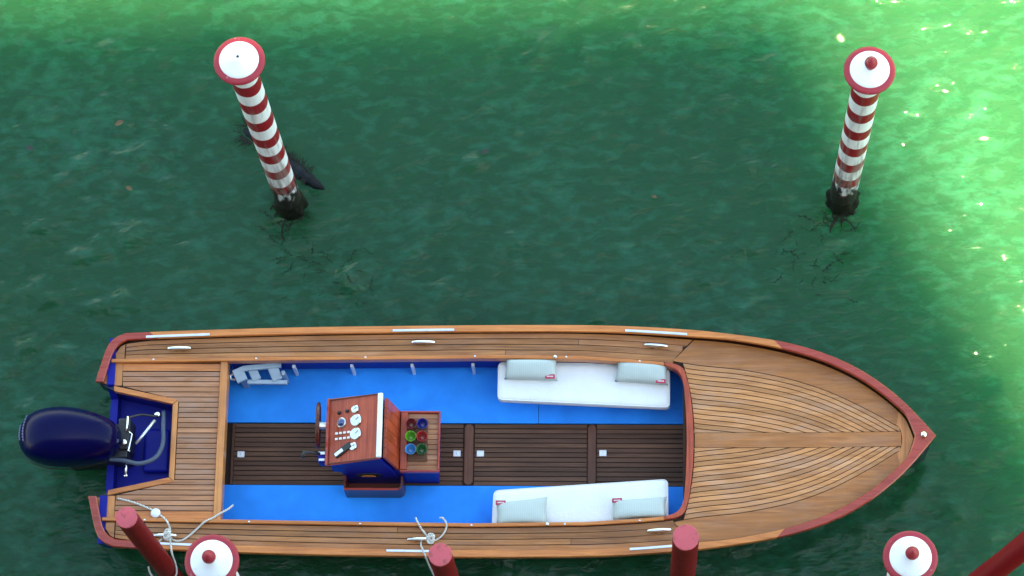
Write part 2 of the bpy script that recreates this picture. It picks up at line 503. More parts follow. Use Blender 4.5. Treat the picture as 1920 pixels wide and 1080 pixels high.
# ------------------------------------------------------------------ boat: lines
boat = thing("motorboat", (0, 0, 0), "open wooden motorboat with teak decks, bright blue cockpit and mahogany rail", "boat")
OUT = [(-3.42, .483), (-3.385, .62), (-3.348, .755), (-3.30, .84), (-3.22, .887), (-3.10, .905), (-2.4, .932), (-1.75, .952), (-.9, .965),
       (-.25, .970), (.4, .968), (.92, .955), (1.45, .918), (1.8, .875), (2.14, .820), (2.36, .765), (2.56, .695), (2.74, .61), (2.9, .512),
       (3.04, .405), (3.15, .305), (3.24, .21), (3.33, .105), (3.416, 0)]
INN = [(-3.352, .483), (-3.322, .61), (-3.290, .725), (-3.255, .785), (-3.20, .824), (-3.09, .845), (-2.4, .874), (-1.75, .893), (-.9, .908),
       (-.25, .914), (.4, .912), (.92, .898), (1.44, .860), (1.785, .812), (2.115, .748), (2.325, .690), (2.52, .620), (2.69, .538), (2.845, .444),
       (2.98, .340), (3.085, .245), (3.165, .155), (3.225, .075), (3.250, 0)]
INN = [p if k < 13 or k > 21 else (o[0] + (p[0] - o[0]) * .74, o[1] + (p[1] - o[1]) * .74) for k, (p, o) in enumerate(zip(INN, OUT))]
NP = len(OUT)
ox, oy = spline(range(NP), [p[0] for p in OUT]), spline(range(NP), [p[1] for p in OUT])
ix, iy = spline(range(NP), [p[0] for p in INN]), spline(range(NP), [p[1] for p in INN])
inner_y = lambda x: float(np.interp(x, [p[0] for p in INN[5:]], [p[1] for p in INN[5:]]))
outer_y = lambda x: float(np.interp(x, [p[0] for p in OUT[5:]], [p[1] for p in OUT[5:]]))
_tt = np.linspace(5, NP - 1, 400)
_ixs, _iys = ix(_tt), iy(_tt)
_oxs, _oys = ox(_tt), oy(_tt)
inner_y = lambda x: float(np.interp(x, _ixs, _iys))
outer_y = lambda x: float(np.interp(x, _oxs, _oys))
def zrail(x): return 0.62 + 0.19 * max(0.0, min(1.0, (x + 1.3) / 4.7)) ** 2
def zside(x): return zrail(x) - 0.045 - 0.085 * max(0.0, min(1.0, (x - 0.4) / 2.0))
def zfore(x, y):
    return zside(x) + 0.035 * (1 - min(1.0, abs(y) / 0.9) ** 2) * max(0.0, min(1.0, (x - 0.9) / 0.6))
ZA = 0.555       # aft deck
def yside(x): return min(ytrim(x) + .115, outer_y(x) * float(np.interp(x, [.5, 1.6], [.88, .78])))
def ytrim(x): return float(np.interp(x, [-3.3, -1.75, -.26, .6, 1.0, 1.25, 1.4], [.682, .703, .720, .708, .682, .658, .63]))

# hull shell
def build_hull():
    st = [(-3.40, None)] + [(x, None) for x in np.linspace(-3.2, 3.3, 27)]
    xs = np.concatenate([np.linspace(-3.33, -3.0, 6), np.linspace(-2.7, 2.4, 18), np.linspace(2.6, 3.35, 10), [3.40]])
    prof_t = np.linspace(0, 1, 9)
    mb = MB(); rows = []
    for x in xs:
        b = max(outer_y(max(x, -3.1)) - 0.02, 0.004)
        if x < -3.1: b = float(np.interp(x, [-3.33, -3.28, -3.2, -3.1], [.70, .82, .865, .885]))
        zt = zrail(x) - 0.03
        f = max(0.0, (x - 0.8) / 2.6)
        wl = b * (0.90 - 0.45 * f ** 1.3)
        keel = -0.30 + 0.28 * f ** 3
        row = []
        for t in prof_t:
            if t < 0.6:
                s = t / 0.6
                y = b + (wl - b) * s ** 1.4; z = zt + (0.0 - zt) * s
            else:
                s = (t - 0.6) / 0.4
                y = wl * (1 - s ** 1.6); z = keel * (s ** 0.7)
            row.append((y, z))
        rows.append((x, row))
    for sgn in (1, -1):
        v = [(x, sgn * y, z) for x, row in rows for (y, z) in row]
        n = len(prof_t)
        mb.add(v, [(i * n + k, (i + 1) * n + k, (i + 1) * n + k + 1, i * n + k + 1) for i in range(len(rows) - 1) for k in range(n - 1)])
    mb.build("hull", M['hull'], boat, smooth=True)
    # transom with its low middle for the motor
    x = -3.30
    poly = [(-.80, .10), (-.865, .575), (-.47, .575), (-.40, .36), (.40, .36), (.47, .575), (.865, .575), (.80, .10), (.70, -.12), (-.70, -.12)]
    v = [(x - .03, p[0], p[1]) for p in poly] + [(x + .03, p[0], p[1]) for p in poly]
    n = len(poly)
    MB().add(v, [tuple(range(n)), tuple(range(2 * n - 1, n - 1, -1))] + [(i, (i + 1) % n, n + (i + 1) % n, n + i) for i in range(n)]).build("transom", M['navy'], boat)
    # stern quarters: the hull ends that carry the rail beside the motor well
    for s in (1, -1):
        p = [(-3.40, s * .487), (-3.372, s * .62), (-3.335, s * .745), (-3.29, s * .825), (-3.26, s * .80), (-3.26, s * .42)]
        MB().prism([(a, b_, .535) for a, b_ in p], 0.36, .535).build("stern_quarter", M['hull'], boat)
build_hull()

# ------------------------------------------------------------------ rail, in scarfed lengths
def rail_piece(name, mat, t0o, t1o, t0i, t1i, sgn, n):
    mb = MB(); v = []; f = []
    for k in range(n + 1):
        a, b = t0o + (t1o - t0o) * k / n, t0i + (t1i - t0i) * k / n
        xo, yo, xi, yi = float(ox(a)), float(oy(a)), float(ix(b)), float(iy(b))
        z = zrail(xo); zi = zrail(xi)
        e = 0.007
        L = math.hypot(xo - xi, yo - yi) + 1e-6
        ux, uy = (xi - xo) / L, (yi - yo) / L
        row = [(xo, yo, z - .055), (xo, yo, z - e), (xo + ux * e, yo + uy * e, z), (xi - ux * e, yi - uy * e, zi), (xi, yi, zi - e), (xi, yi, zi - .034)]
        v += [(p[0], sgn * max(p[1], 0), p[2]) for p in row]
    for k in range(n):
        for j in range(5):
            f.append((k * 6 + j, (k + 1) * 6 + j, (k + 1) * 6 + j + 1, k * 6 + j + 1))
    f += [tuple(range(6)), tuple(n * 6 + j for j in range(5, -1, -1))]
    o = mb.add(v, f).build(name, mat, boat)
    return o
for s in (1, -1):
    rail_piece("rail", M['mahogany'], 0, 5.20, 0, 5.30, s, 26)
    rail_piece("rail", M['golden'], 5.203, 14.0, 5.303, 14.35, s, 70)
    rail_piece("rail", M['mahogany'], 14.003, NP - 1, 14.353, NP - 1, s, 50)
for s in (1, -1):            # inner face of the bulwark, its shade under the rail put into dark varnish
    tt = np.linspace(.05, NP - 1.001, 110)
    A, B = [], []
    for t in tt:
        xi, yi, xo, yo = float(ix(t)), float(iy(t)), float(ox(t)), float(oy(t))
        L = math.hypot(xo - xi, yo - yi)
        A.append((xi + (xo - xi) / L * .012, s * (yi + (yo - yi) / L * .012))); B.append((xi + (xo - xi) / L * .030, s * (yi + (yo - yi) / L * .030)))
    MB().ribbon(A, B, lambda x, y: zrail(x) - .036, .13).build("bulwark_liner", M['mahogany_dark'], boat)
for s, spans in ((1, ((-3.02, -2.49), (-.98, -.472), (.93, 1.437))), (-1, ((-2.81, -2.30), (-.98, -.49), (.97, 1.46)))):
    for a, b in spans:
        A = [(x, s * (inner_y(x) + .004)) for x in np.linspace(a, b, 8)]
        B = [(x, s * (inner_y(x) + .026)) for x in np.linspace(a, b, 8)]
        MB().ribbon(A, B, lambda x, y: zrail(x) + .008, .012).build("rub_strip", M['alu'], boat, bevel=.003)

# ------------------------------------------------------------------ fore deck
m_in = spline([1.30, 1.486, 1.918, 2.348, 2.6, 2.774, 2.95, 3.13], [.672, .640, .588, .490, .395, .308, .21, .098])
def coam_fwd(y): return 1.490 - 0.075 * (abs(y) / .6) ** 2.2
fore = MB()
A = [(x, inner_y(x) - .002) for x in np.linspace(1.22, 3.2, 30)] + [(3.223, 0.001)]
B = [(x, -y) for x, y in A]
# underlay in three strips so the camber is followed
def fore_sheet():
    mb = MB()
    fr = np.linspace(-1, 1, 13)
    rows = []
    for x in list(np.linspace(1.40, 3.2, 30)) + [3.223]:
        w = max(inner_y(x) - .002, .001)
        rows.append([(x, w * q, zfore(x, w * q) - .006) for q in fr])
    n = len(fr)
    mb.add([p for r in rows for p in r], [(i * n + k, (i + 1) * n + k, (i + 1) * n + k + 1, i * n + k + 1) for i in range(len(rows) - 1) for k in range(n - 1)])
    return mb.build("fore_deck", M['caulk'], boat)
fd = fore_sheet()
KW = 0.060; PWID = (0.640 - KW) / 14.0; GAP = 0.0068
for s in (1, -1):
    for i in range(15):
        yo_ = lambda x, i=i: float(m_in(x)) - i * PWID - GAP / 2
        yi_ = lambda x, i=i: float(m_in(x)) - (i + 1) * PWID + GAP / 2
        A, B = [], []
        for x in np.linspace(1.36, 3.14, 46):
            a, b = yo_(x), max(yi_(x), KW + GAP / 2)
            if a <= KW + GAP / 2 + .001:
                lo_, hi_ = x - .04, x
                for _ in range(30):
                    mid = (lo_ + hi_) / 2
                    if yo_(mid) > KW + GAP / 2: lo_ = mid
                    else: hi_ = mid
                A.append((lo_, s * (KW + GAP / 2 + .0003))); B.append((lo_ - .0005, s * (KW + GAP / 2)))
                break
            xa, xb = max(x, coam_fwd(a) + .004), max(x, coam_fwd(b) + .004)
            A.append((xa, s * a)); B.append((xb, s * b))
        # drop the stations that fell behind the coaming
        k = 0
        while k + 1 < len(A) and A[k + 1][0] <= A[k][0] + 1e-4 and B[k + 1][0] <= B[k][0] + 1e-4: k += 1
        A, B = A[k:], B[k:]
        if len(A) > 2:
            MB().ribbon(A, B, zfore, .010).build("deck_plank", M['teak_fore'], fd)
    # wide margin board outside them
    xs = np.linspace(1.30, 3.14, 40)
    A = [(x, s * (inner_y(x) - .003)) for x in xs]; B = [(x, s * (float(m_in(x)) + GAP / 2)) for x in xs]
    A[0] = (1.495, s * (inner_y(1.495) - .003)); A[1] = (1.50, s * (inner_y(1.50) - .003)); A[2] = (1.505, s * (inner_y(1.505) - .003))
    A[3] = (1.51, s * (inner_y(1.51) - .003)); A[4] = (1.515, s * (inner_y(1.515) - .003))
    B[0] = (1.325, B[0][1]); B[1] = (1.35, s * (float(m_in(1.35)) + GAP / 2)); B[2] = (1.40, s * (float(m_in(1.40)) + GAP / 2))
    A[5] = (1.53, s * (inner_y(1.53) - .003))
    MB().ribbon(A, B, zfore, .010).build("margin_board", M['teak_margin'], fd)
xs = np.linspace(1.495, 3.15, 24)
MB().ribbon([(x, KW) for x in xs], [(x, -KW) for x in xs], lambda x, y: zfore(x, y) + .001, .011).build("king_plank", M['teak_margin'], fd)
arc_o = [(float(ix(t)) - .004, float(iy(t))) for t in np.linspace(20.4, NP - 1, 9)]
arc_o = arc_o + [(x, -y) for x, y in arc_o[-2::-1]]
arc_i = [(3.112 + .045 * math.cos(a), .112 * math.sin(a)) for a in np.linspace(R(88), R(-88), len(arc_o))]
MB().ribbon(arc_o, arc_i, lambda x, y: zfore(x, y) + .003, .011).build("breast_hook", M['golden_y'], fd)
eye = MB().lathe([(.012, 0), (.02, .012), (.027, .03), (.022, .045), (.008, .052)], (3.315, .0, zrail(3.3) + .001), 14)
eye.build("bow_stud", M['steel'], boat, smooth=True)

# ------------------------------------------------------------------ side decks
for s in (1, -1):
    xs = np.linspace(-3.27, 1.40, 60)
    sheet = MB().ribbon([(x, s * (inner_y(max(x, -3.09)) - .002 if x > -3.09 else s * float(np.interp(x, [-3.27, -3.2, -3.09], [.74, .82, .845])) * s)) for x in xs],
                        [(x, s * (ytrim(x) - .01)) for x in xs], lambda x, y: zside(x) - .006, .02).build("side_deck", M['caulk'], boat)
    NS = 4
    for i in range(NS):
        cuts = [-3.19, 1.30 + .045 * i] if i in (1, 3) else ([-3.19, -.05 + .3 * i, 1.30 + .045 * i] if s > 0 else [-3.19, -.9 + .7 * i, 1.30 + .045 * i])
        for a, b in zip(cuts[:-1], cuts[1:]):
            A, B = [], []
            for x in np.linspace(a + .002, b - .002, 24):
                lo, hi = ytrim(x) + .004, (inner_y(x) if x > -3.09 else float(np.interp(x, [-3.2, -3.09], [.82, .845]))) - .002
                w = (hi - lo) / NS
                A.append((x, s * (lo + i * w + GAP / 2))); B.append((x, s * (lo + (i + 1) * w - GAP / 2)))
            if b > 1.2:
                jx = lambda y: 1.318 + .172 * max(0.0, min(1.0, (abs(y) - .66) / .20)) ** 1.15
                A = [(a + .002 + (jx(A[-1][1]) - .004 - a) * k / 23, p[1]) for k, p in enumerate(A)]
                B = [(a + .002 + (jx(B[-1][1]) - .004 - a) * k / 23, p[1]) for k, p in enumerate(B)]
                A = [(x, p[1]) for (x, _), p in zip(A, A)]
            MB().ribbon(A, B, lambda x, y: zside(x), .010).build("deck_plank", M['teak_margin'] if i == NS - 1 else M['teak'], sheet)
    MB().prism([(-3.285, s * .69), (-3.198, s * .69), (-3.198, s * .815), (-3.235, s * .792), (-3.268, s * .74)], zside(-3.2) - .01, zside(-3.2)).build("end_board", M['teak'], sheet)
    # raised strip along the inner edge
    xs = np.linspace(-3.30, 1.25, 50)
    MB().ribbon([(x, s * ytrim(x)) for x in xs], [(x, s * (ytrim(x) - .030)) for x in xs], lambda x, y: zside(x) + .028, .09).build("coaming_strip", M['golden'], boat, bevel=.006)

# forward coaming, one curved beam
inn = [(1.25, ytrim(1.25) - .030), (1.32, .607), (1.365, .575), (1.395, .52), (1.412, .42), (1.425, .2), (1.430, 0)]
out = [(1.25, ytrim(1.25)), (1.345, .640), (1.405, .602), (1.432, .53), (1.455, .42), (1.480, .2), (1.488, 0)]
inn = [tuple(p)[:2] for p in smooth_path([(a, b, 0) for a, b in inn], 5)]
out = [tuple(p)[:2] for p in smooth_path([(a, b, 0) for a, b in out], 5)]
inn += [(x, -y) for x, y in inn[-2::-1]]; out += [(x, -y) for x, y in out[-2::-1]]
MB().ribbon(out, inn, lambda x, y: zside(x) + .034 + .02 * (1 - min(1, abs(y) / .6) ** 2), .11).build("forward_coaming", M['mahogany_y'], boat, bevel=.008)

# ------------------------------------------------------------------ aft deck with the motor well
ad_poly = [(-3.30, .66), (-2.36, .66), (-2.36, -.66), (-3.30, -.66), (-3.30, -.475), (-3.27, -.45), (-2.785, -.335), (-2.785, .335), (-3.27, .45), (-3.30, .475)]
ad = MB().prism(ad_poly, ZA - .025, ZA - .006).build("aft_deck", M['caulk'], boat)
def well_edge(y):        # where the planks start, outside the frame of the well
    y = abs(y)
    return float(np.interp(y, [0, .335, .345, .462, .4621], [-2.728, -2.728, -2.735, -3.205, -3.205]))
PW = .0435
ys = np.arange(-13.5, 14.5) * PW
for a, b in zip(ys[:-1], ys[1:]):
    if max(abs(a), abs(b)) > .600: continue
    a2, b2 = a + GAP / 2, b - GAP / 2
    if a < 0 < b:
        pass
    poly = [(well_edge(a2), a2), (-2.402, a2), (-2.402, b2), (well_edge(b2), b2)]
    MB().prism(poly, ZA - .008, ZA).build("deck_plank", M['teak_aft'], ad)
for s in (1, -1):
    MB().prism([(-3.207, s * .592), (-2.402, s * .592), (-2.402, s * .652), (-3.207, s * .652)], ZA - .008, ZA + .002).build("margin_board", M['golden'], ad)
    MB().prism([(-3.365, s * .487), (-3.318, s * .655), (-3.210, s * .655), (-3.210, s * .466), (-3.275, s * .466)], ZA - .02, ZA + .003).build("end_board", M['golden_y'], ad)
    MB().prism([(-3.27, s * .418), (-3.275, s * .462), (-2.734, s * .345), (-2.780, s * .310)], ZA - .06, ZA + .006).build("well_frame", M['golden'], ad, bevel=.004)
MB().prism([(-2.778, -.309), (-2.735, -.342), (-2.735, .342), (-2.778, .309)], ZA - .06, ZA + .004).build("well_frame", M['golden_y'], ad, bevel=.004)
MB().box(-2.398, -2.337, -.672, .672, ZA - .12, ZA + .022).build("deck_beam", M['golden_y'], boat, bevel=.006)
# well: floor and walls
wf = MB().prism([(-3.29, .45), (-2.765, .34), (-2.765, -.34), (-3.29, -.45)], .20, .22).build("motor_well", M['navy'], boat)
for s in (1, -1):
    MB().prism([(-3.27, s * .44), (-3.27, s * .455), (-2.77, s * .345), (-2.79, s * .325)], .20, ZA - .063).build("well_wall", M['navy'], wf)
MB().box(-2.775, -2.76, -.335, .335, .20, ZA - .063).build("well_wall", M['navy'], wf)
MB().box(-3.05, -2.83, -.20, .17, .224, .30).build("splash_tray", M['navy'], wf, bevel=.03, seg=4)

# ------------------------------------------------------------------ cockpit
WALL = 0.708
for s in (1, -1):
    A = [(x, s * yside(x)) for x in np.linspace(-2.46, 1.6, 24)]
    B = [(x, s * (yside(x) + .012)) for x in np.linspace(-2.46, 1.6, 24)]
    MB().ribbon(A, B, lambda x, y: .545, .45).build("cockpit_wall", M['blue'] if s > 0 else M['blue'], boat)
    xs = np.linspace(-2.33, 1.30, 24)
    MB().ribbon([(x, s * (ytrim(x) - .006)) for x in xs], [(x, s * (ytrim(x) + .020)) for x in xs], lambda x, y: .525, .27).build("shade_stringer", M['navy'], boat, bevel=.004)  # navy board made deep and dark to supply the side deck's shadow
    joints = [-2.46, .212, 1.6] if s > 0 else [-2.46, 1.6]
    for a, b in zip(joints[:-1], joints[1:]):
        xs = np.linspace(a + .002, b - .002, 16)
        MB().ribbon([(x, s * .268) for x in xs], [(x, s * (yside(x) - .001)) for x in xs], lambda x, y: .135, .03).build("floor_panel", M['blue'], boat)
    for x in (-1.815, -1.333, -.832, -.328, .17, .67):
        MB().box(x - .013, x + .013, min(s * (ytrim(x) - .008), s * (ytrim(x) - .034)), max(s * (ytrim(x) - .008), s * (ytrim(x) - .034)), .137, .40).build("rib", M['white_plastic'], boat, bevel=.004)
MB().box(-2.482, -2.461, -.80, .80, .06, ZA - .028).build("aft_bulkhead", M['navy'], boat)
MB().box(1.602, 1.622, -.68, .68, .06, .56).build("forward_bulkhead", M['navy'], boat)
sole = MB().box(-2.46, 1.60, -.264, .264, .07, .108).build("sole", M['caulk'], boat)
SP = .528 / 13
for a, b in ((-2.318, -.412), (-.316, .615), (.697, 1.595)):
    for i in range(13):
        y0 = -.264 + i * SP
        if i in (6,):
            pass
        MB().box(a, b, y0 + .0042, y0 + SP - .0042, .105, .12).build("floor_plank", M['sole'], sole)
for xc, w in ((-.364, .040), (.656, .036)):
    p = [(xc - w, -.235), (xc - w * .4, -.262), (xc + w * .4, -.262), (xc + w, -.235), (xc + w, .235), (xc + w * .4, .262), (xc - w * .4, .262), (xc - w, .235)]
    MB().prism(p, .105, .138).build("cross_beam", M['sole_beam'], sole, bevel=.010, seg=3)
MB().box(-2.343, -2.322, -.262, .262, .105, .128).build("cross_beam", M['sole_beam'], sole, bevel=.003)
for x, y in ((-2.262, -.004), (-.462, .010), (-.268, .010), (.747, .018)):
    l = MB().prism([(x - .030, y - .026), (x + .030, y - .026), (x + .030, y + .026), (x - .030, y + .026)], .118, .127).build("hatch_latch", M['white_plastic'], boat, bevel=.006)
    MB().lathe([(.011, 0), (.011, .003), (.004, .004)], (x + .004, y, .126), 12).build("finger_ring", M['alu'], l)

# benches under the cushions
for s in (1, -1):
    p = [(-.08, s * .46), (1.27, s * .42), (1.27, s * .655), (.9, s * .685), (.4, s * .70), (-.08, s * .705)]
    MB().prism(p, .136, .385).build("bench", M['blue'], boat)

# cleats
for x, y, t in ((-2.74, .769, 1), (-.725, .824, 0), (1.183, .796, -4), (-2.776, -.805, 0), (-.717, -.826, 1), (1.207, -.747, 4)):
    z = zside(x)
    c = MB()
    for d in (-.028, .028):
        c.lathe([(.018, 0), (.013, .01), (.011, .04)], (x + d, y, z), 10)
    ca, sa = math.cos(R(t)), math.sin(R(t))
    L = .098
    c.tube([(x + q * L * ca, y + q * L * sa, z + .046 - .004 * abs(q)) for q in (-1, -.9, -.5, 0, .5, .9, 1)], [.006, .013, .017, .018, .017, .013, .006], 10)
    c.build("cleat", M['steel'], boat, smooth=True)

# small lights and screws along the strips
for x in (-2.95, -2.1, -1.2, -.3, .45, 1.05):
    for s in (1, -1):
        MB().lathe([(.008, 0), (.008, .004), (.003, .006)], (x, s * (ytrim(x) - .012), zside(x) + .0275), 8).build("screw_cap", M['steel'], boat)
for s in (1, -1):
    x = .36 if s > 0 else .31
    MB().lathe([(.016, 0), (.016, .012), (.009, .02)], (x, s * (ytrim(x) - .012), zside(x) + .0275), 12).build("rail_socket", M['steel'], boat, smooth=True)

# ------------------------------------------------------------------ helm console
def dash_z(x): return .835 + (x + 1.455) * (1.045 - .835) / .44
con = MB()
body = [(-1.44, .56), (-1.372, .52), (-1.355, .137), (-.905, .137), (-.945, .52), (-1.03, dash_z(-1.03) - .02), (-1.44, dash_z(-1.44) - .02)]
con = MB().prism_xz(body, -.255, .262).build("console", M['navy'], boat, bevel=.006)
dash = MB()
dv = [(-1.468, y, dash_z(-1.468)) for y in (-.272, .278)] + [(-1.012, y, dash_z(-1.012)) for y in (-.268, .274)]
MB().add([(-1.470, -.275, dash_z(-1.47) - .022), (-1.010, -.268, dash_z(-1.01) - .022), (-1.010, .274, dash_z(-1.01) - .022), (-1.470, .281, dash_z(-1.47) - .022),
          (-1.470, -.275, dash_z(-1.47)), (-1.010, -.268, dash_z(-1.01)), (-1.010, .274, dash_z(-1.01)), (-1.470, .281, dash_z(-1.47))],
         [(3, 2, 1, 0), (4, 5, 6, 7), (0, 1, 5, 4), (1, 2, 6, 5), (2, 3, 7, 6), (3, 0, 4, 7)]).build("dashboard", M['mahogany_y'], con, bevel=.004)
def on_dash(x, y, off): # point a given height above the slanted panel
    nx, nz = -.43 / math.hypot(1, .477), 1 / math.hypot(1, .477)
    return Vector((x + nx * off, y, dash_z(x) + nz * off))
DN = Vector((-.477, 0, 1)).normalized()
# fiddle rails of the panel
for (x0, x1, y0, y1) in ((-1.470, -1.448, -.274, .28), ):
    v = []
    for x in (x0, x1):
        for y in (y0, y1):
            for o_ in (.001, .016): v.append(on_dash(x, y, o_))
    MB().add(v, [(0, 1, 3, 2), (4, 6, 7, 5), (0, 4, 5, 1), (2, 3, 7, 6), (0, 2, 6, 4), (1, 5, 7, 3)]).build("fiddle", M['mahogany'], con, bevel=.003)
for y in (-.268, .262):
    v = []
    for x in (-1.447, -1.035):
        for yy in (y, y + .010):
            for o_ in (.001, .010): v.append(on_dash(x, yy, o_))
    MB().add(v, [(0, 1, 3, 2), (4, 6, 7, 5), (0, 4, 5, 1), (2, 3, 7, 6), (0, 2, 6, 4), (1, 5, 7, 3)]).build("fiddle", M['mahogany_dark'], con, bevel=.002)
# low windscreen bar along the forward edge
v = []
for x in (-1.034, -.998):
    for y in (-.262, .268):
        for o_ in (.002, .030): v.append(on_dash(x, y, o_))
MB().add(v, [(0, 1, 3, 2), (4, 6, 7, 5), (0, 4, 5, 1), (2, 3, 7, 6), (0, 2, 6, 4), (1, 5, 7, 3)]).build("windscreen_bar", M['white_plastic'], con, bevel=.006)
for x, y, r in ((-1.233, .165, .030), (-1.222, .072, .047), (-1.222, -.040, .047), (-1.240, -.142, .031)):
    g = MB().lathe([(r + .004, 0), (r + .004, .010), (r, .014), (r - .003, .012)], on_dash(x, y, .0005), 24, DN).build("gauge", M['steel'], con, smooth=False)
    MB().lathe([(r - .003, 0), (r - .003, .003)], on_dash(x, y, .011), 24, DN).build("gauge_face", M['gauge_face'], g)
    p = on_dash(x, y, .0155)
    nd = MB().tube([p, p + Vector((r * .5, r * .45, r * .24))], .0022, 6); nd.build("needle", M['leaf_dark'], g)
g = MB().lathe([(.042, 0), (.042, .012), (.036, .016)], on_dash(-1.343, .066, .0005), 24, DN).build("compass", M['alu'], con)
MB().lathe([(.034, 0), (.030, .012), (.02, .021), (.008, .025)], on_dash(-1.343, .066, .014), 20, DN).build("compass_dome", M['compass'], g, smooth=True)
for x, y in ((-1.368, .152), (-1.300, .157)):
    MB().lathe([(.016, 0), (.015, .012), (.011, .020)], on_dash(x, y, .0005), 14, DN).build("knob", M['black'], con, smooth=True)
for i in range(4):
    for y in (-.020, -.066):
        x = -1.382 + i * .034
        v = [on_dash(a, b, o_) for a in (x - .011, x + .011) for b in (y - .009, y + .009) for o_ in (.0005, .012)]
        MB().add(v, [(0, 1, 3, 2), (4, 6, 7, 5), (0, 4, 5, 1), (2, 3, 7, 6), (0, 2, 6, 4), (1, 5, 7, 3)]).build("switch", M['white_plastic'], con, bevel=.002)
# phone-like holder lying askew
def askew(cx_, cy_, lx, ly, ang, o0, o1):
    ca, sa = math.cos(ang), math.sin(ang); v = []
    for a in (-lx, lx):
        for b in (-ly, ly):
            for o_ in (o0, o1): v.append(on_dash(cx_ + a * ca - b * sa, cy_ + a * sa + b * ca, o_))
    return MB().add(v, [(0, 1, 3, 2), (4, 6, 7, 5), (0, 4, 5, 1), (2, 3, 7, 6), (0, 2, 6, 4), (1, 5, 7, 3)])
h = askew(-1.325, -.165, .078, .027, R(33), .0005, .018).build("handset", M['black'], con, bevel=.006)
askew(-1.352, -.183, .038, .015, R(33), .018, .024).build("handset_label", M['white_plastic'], h, bevel=.003)
# slatted mahogany seat back on the forward face
for i in range(6):
    y0 = -.245 + i * .0825
    MB().add([(-.996, y0, .985), (-.996, y0 + .080, .985), (-.918, y0 + .080, .560), (-.918, y0, .560),
              (-.972, y0, .985), (-.972, y0 + .080, .985), (-.894, y0 + .080, .560), (-.894, y0, .560)],
             [(3, 2, 1, 0), (4, 5, 6, 7), (0, 1, 5, 4), (1, 2, 6, 5), (2, 3, 7, 6), (3, 0, 4, 7)]).build("back_slat", M['mahogany_y'], con, bevel=.002)
# oval hand hole and open pocket at the foot of the starboard side
hole = [(-1.155 + .105 * math.cos(a), .452 + .058 * math.sin(a)) for a in np.linspace(0, 2 * math.pi, 25)[:-1]]
MB().prism_xz(hole, -.262, -.2565).build("hand_hole", M['black'], con)
MB().prism_xz([(-1.22, .425), (-1.10, .425), (-1.115, .455), (-1.20, .455)], -.268, -.2625).build("hole_sill", M['golden'], con)
pk = MB()
pk.box(-1.362, -.915, -.372, -.356, .137, .40)
pk.box(-1.362, -1.346, -.355, -.2565, .137, .44)
pk.prism([(-.914, -.372), (-.89, -.355), (-.878, -.32), (-.880, -.2565), (-.897, -.2565), (-.896, -.32), (-.905, -.345), (-.914, -.356)], .137, .42)
pk.box(-1.345, -.915, -.355, -.2565, .137, .16)
pk.build("side_pocket", M['mahogany_dark'], con)
MB().box(-1.362, -.915, -.3735, -.354, .401, .412).build("pocket_edge", M['mahogany'], con, bevel=.003)

# steering wheel in an upright plane on the aft face
sw = MB()
WX, WYc, WZ, WR = -1.545, .068, .80, .172
ring = [(WX + .014 * math.cos(a), WYc + WR * math.sin(a), WZ + WR * math.cos(a)) for a in np.linspace(0, 2 * math.pi, 33)]
sw.tube(ring, .0165, 10, caps=False)
wheel = sw.build("steering_wheel", M['mahogany_dark'], con, smooth=True)
sp = MB()
for a in (0, 2.09, 4.19):
    sp.tube([(WX, WYc, WZ), (WX + .014 * math.cos(a), WYc + .16 * math.sin(a), WZ + .16 * math.cos(a))], .009, 6)
sp.tube([(WX - .02, WYc, WZ), (-1.43, WYc, WZ - .03)], [.03, .03], 12)
sp.build("wheel_hub", M['alu'], con)
# engine lever on the aft starboard edge
lv = MB().box(-1.535, -1.475, -.245, -.155, .68, .815).build("lever_box", M['navy'], con, bevel=.012)
MB().box(-1.532, -1.478, -.185, -.158, .8165, .835).build("lever_plate", M['alu'], con, bevel=.004)
MB().box(-1.528, -1.478, -.236, -.214, .8165, .832).build("lever_plate", M['alu'], con, bevel=.004)
MB().tube([(-1.52, -.175, .83), (-1.58, -.176, .865), (-1.645, -.178, .885), (-1.650, -.225, .885)], [.012, .011, .014, .017], 8).build("lever", M['black'], con, smooth=True)

# seat box with its tray
box = MB().box(-.945, -.600, -.245, .240, .121, .535).build("seat_box", M['navy'], boat, bevel=.006)
MB().box(-.893, -.572, -.262, .248, .536, .556).build("tray", M['mahogany'], box, bevel=.004)
for (x0, x1, y0, y1) in ((-.893, -.572, -.262, -.246), (-.893, -.572, .232, .248), (-.588, -.572, -.245, .231)):
    MB().box(x0, x1, y0, y1, .5565, .592).build("tray_lip", M['mahogany'], box, bevel=.004)
MB().box(-.893, -.838, -.245, .231, .5565, .60).build("back_rest_foot", M['mahogany_y'], box, bevel=.004)
n = 11
for i in range(n):
    w = .474 / n; y0 = -.244 + i * w
    MB().box(-.836, -.590, y0 + .003, y0 + w - .003, .5565, .566).build("tray_slat", M['teak_aft'], box)
holder = MB().box(-.885, -.668, -.175, .178, .601, .616)
tagh = MB().box(-.834, -.672, -.172, .172, .5665, .594).build("cup_rack", M['sole'], box, bevel=.004)

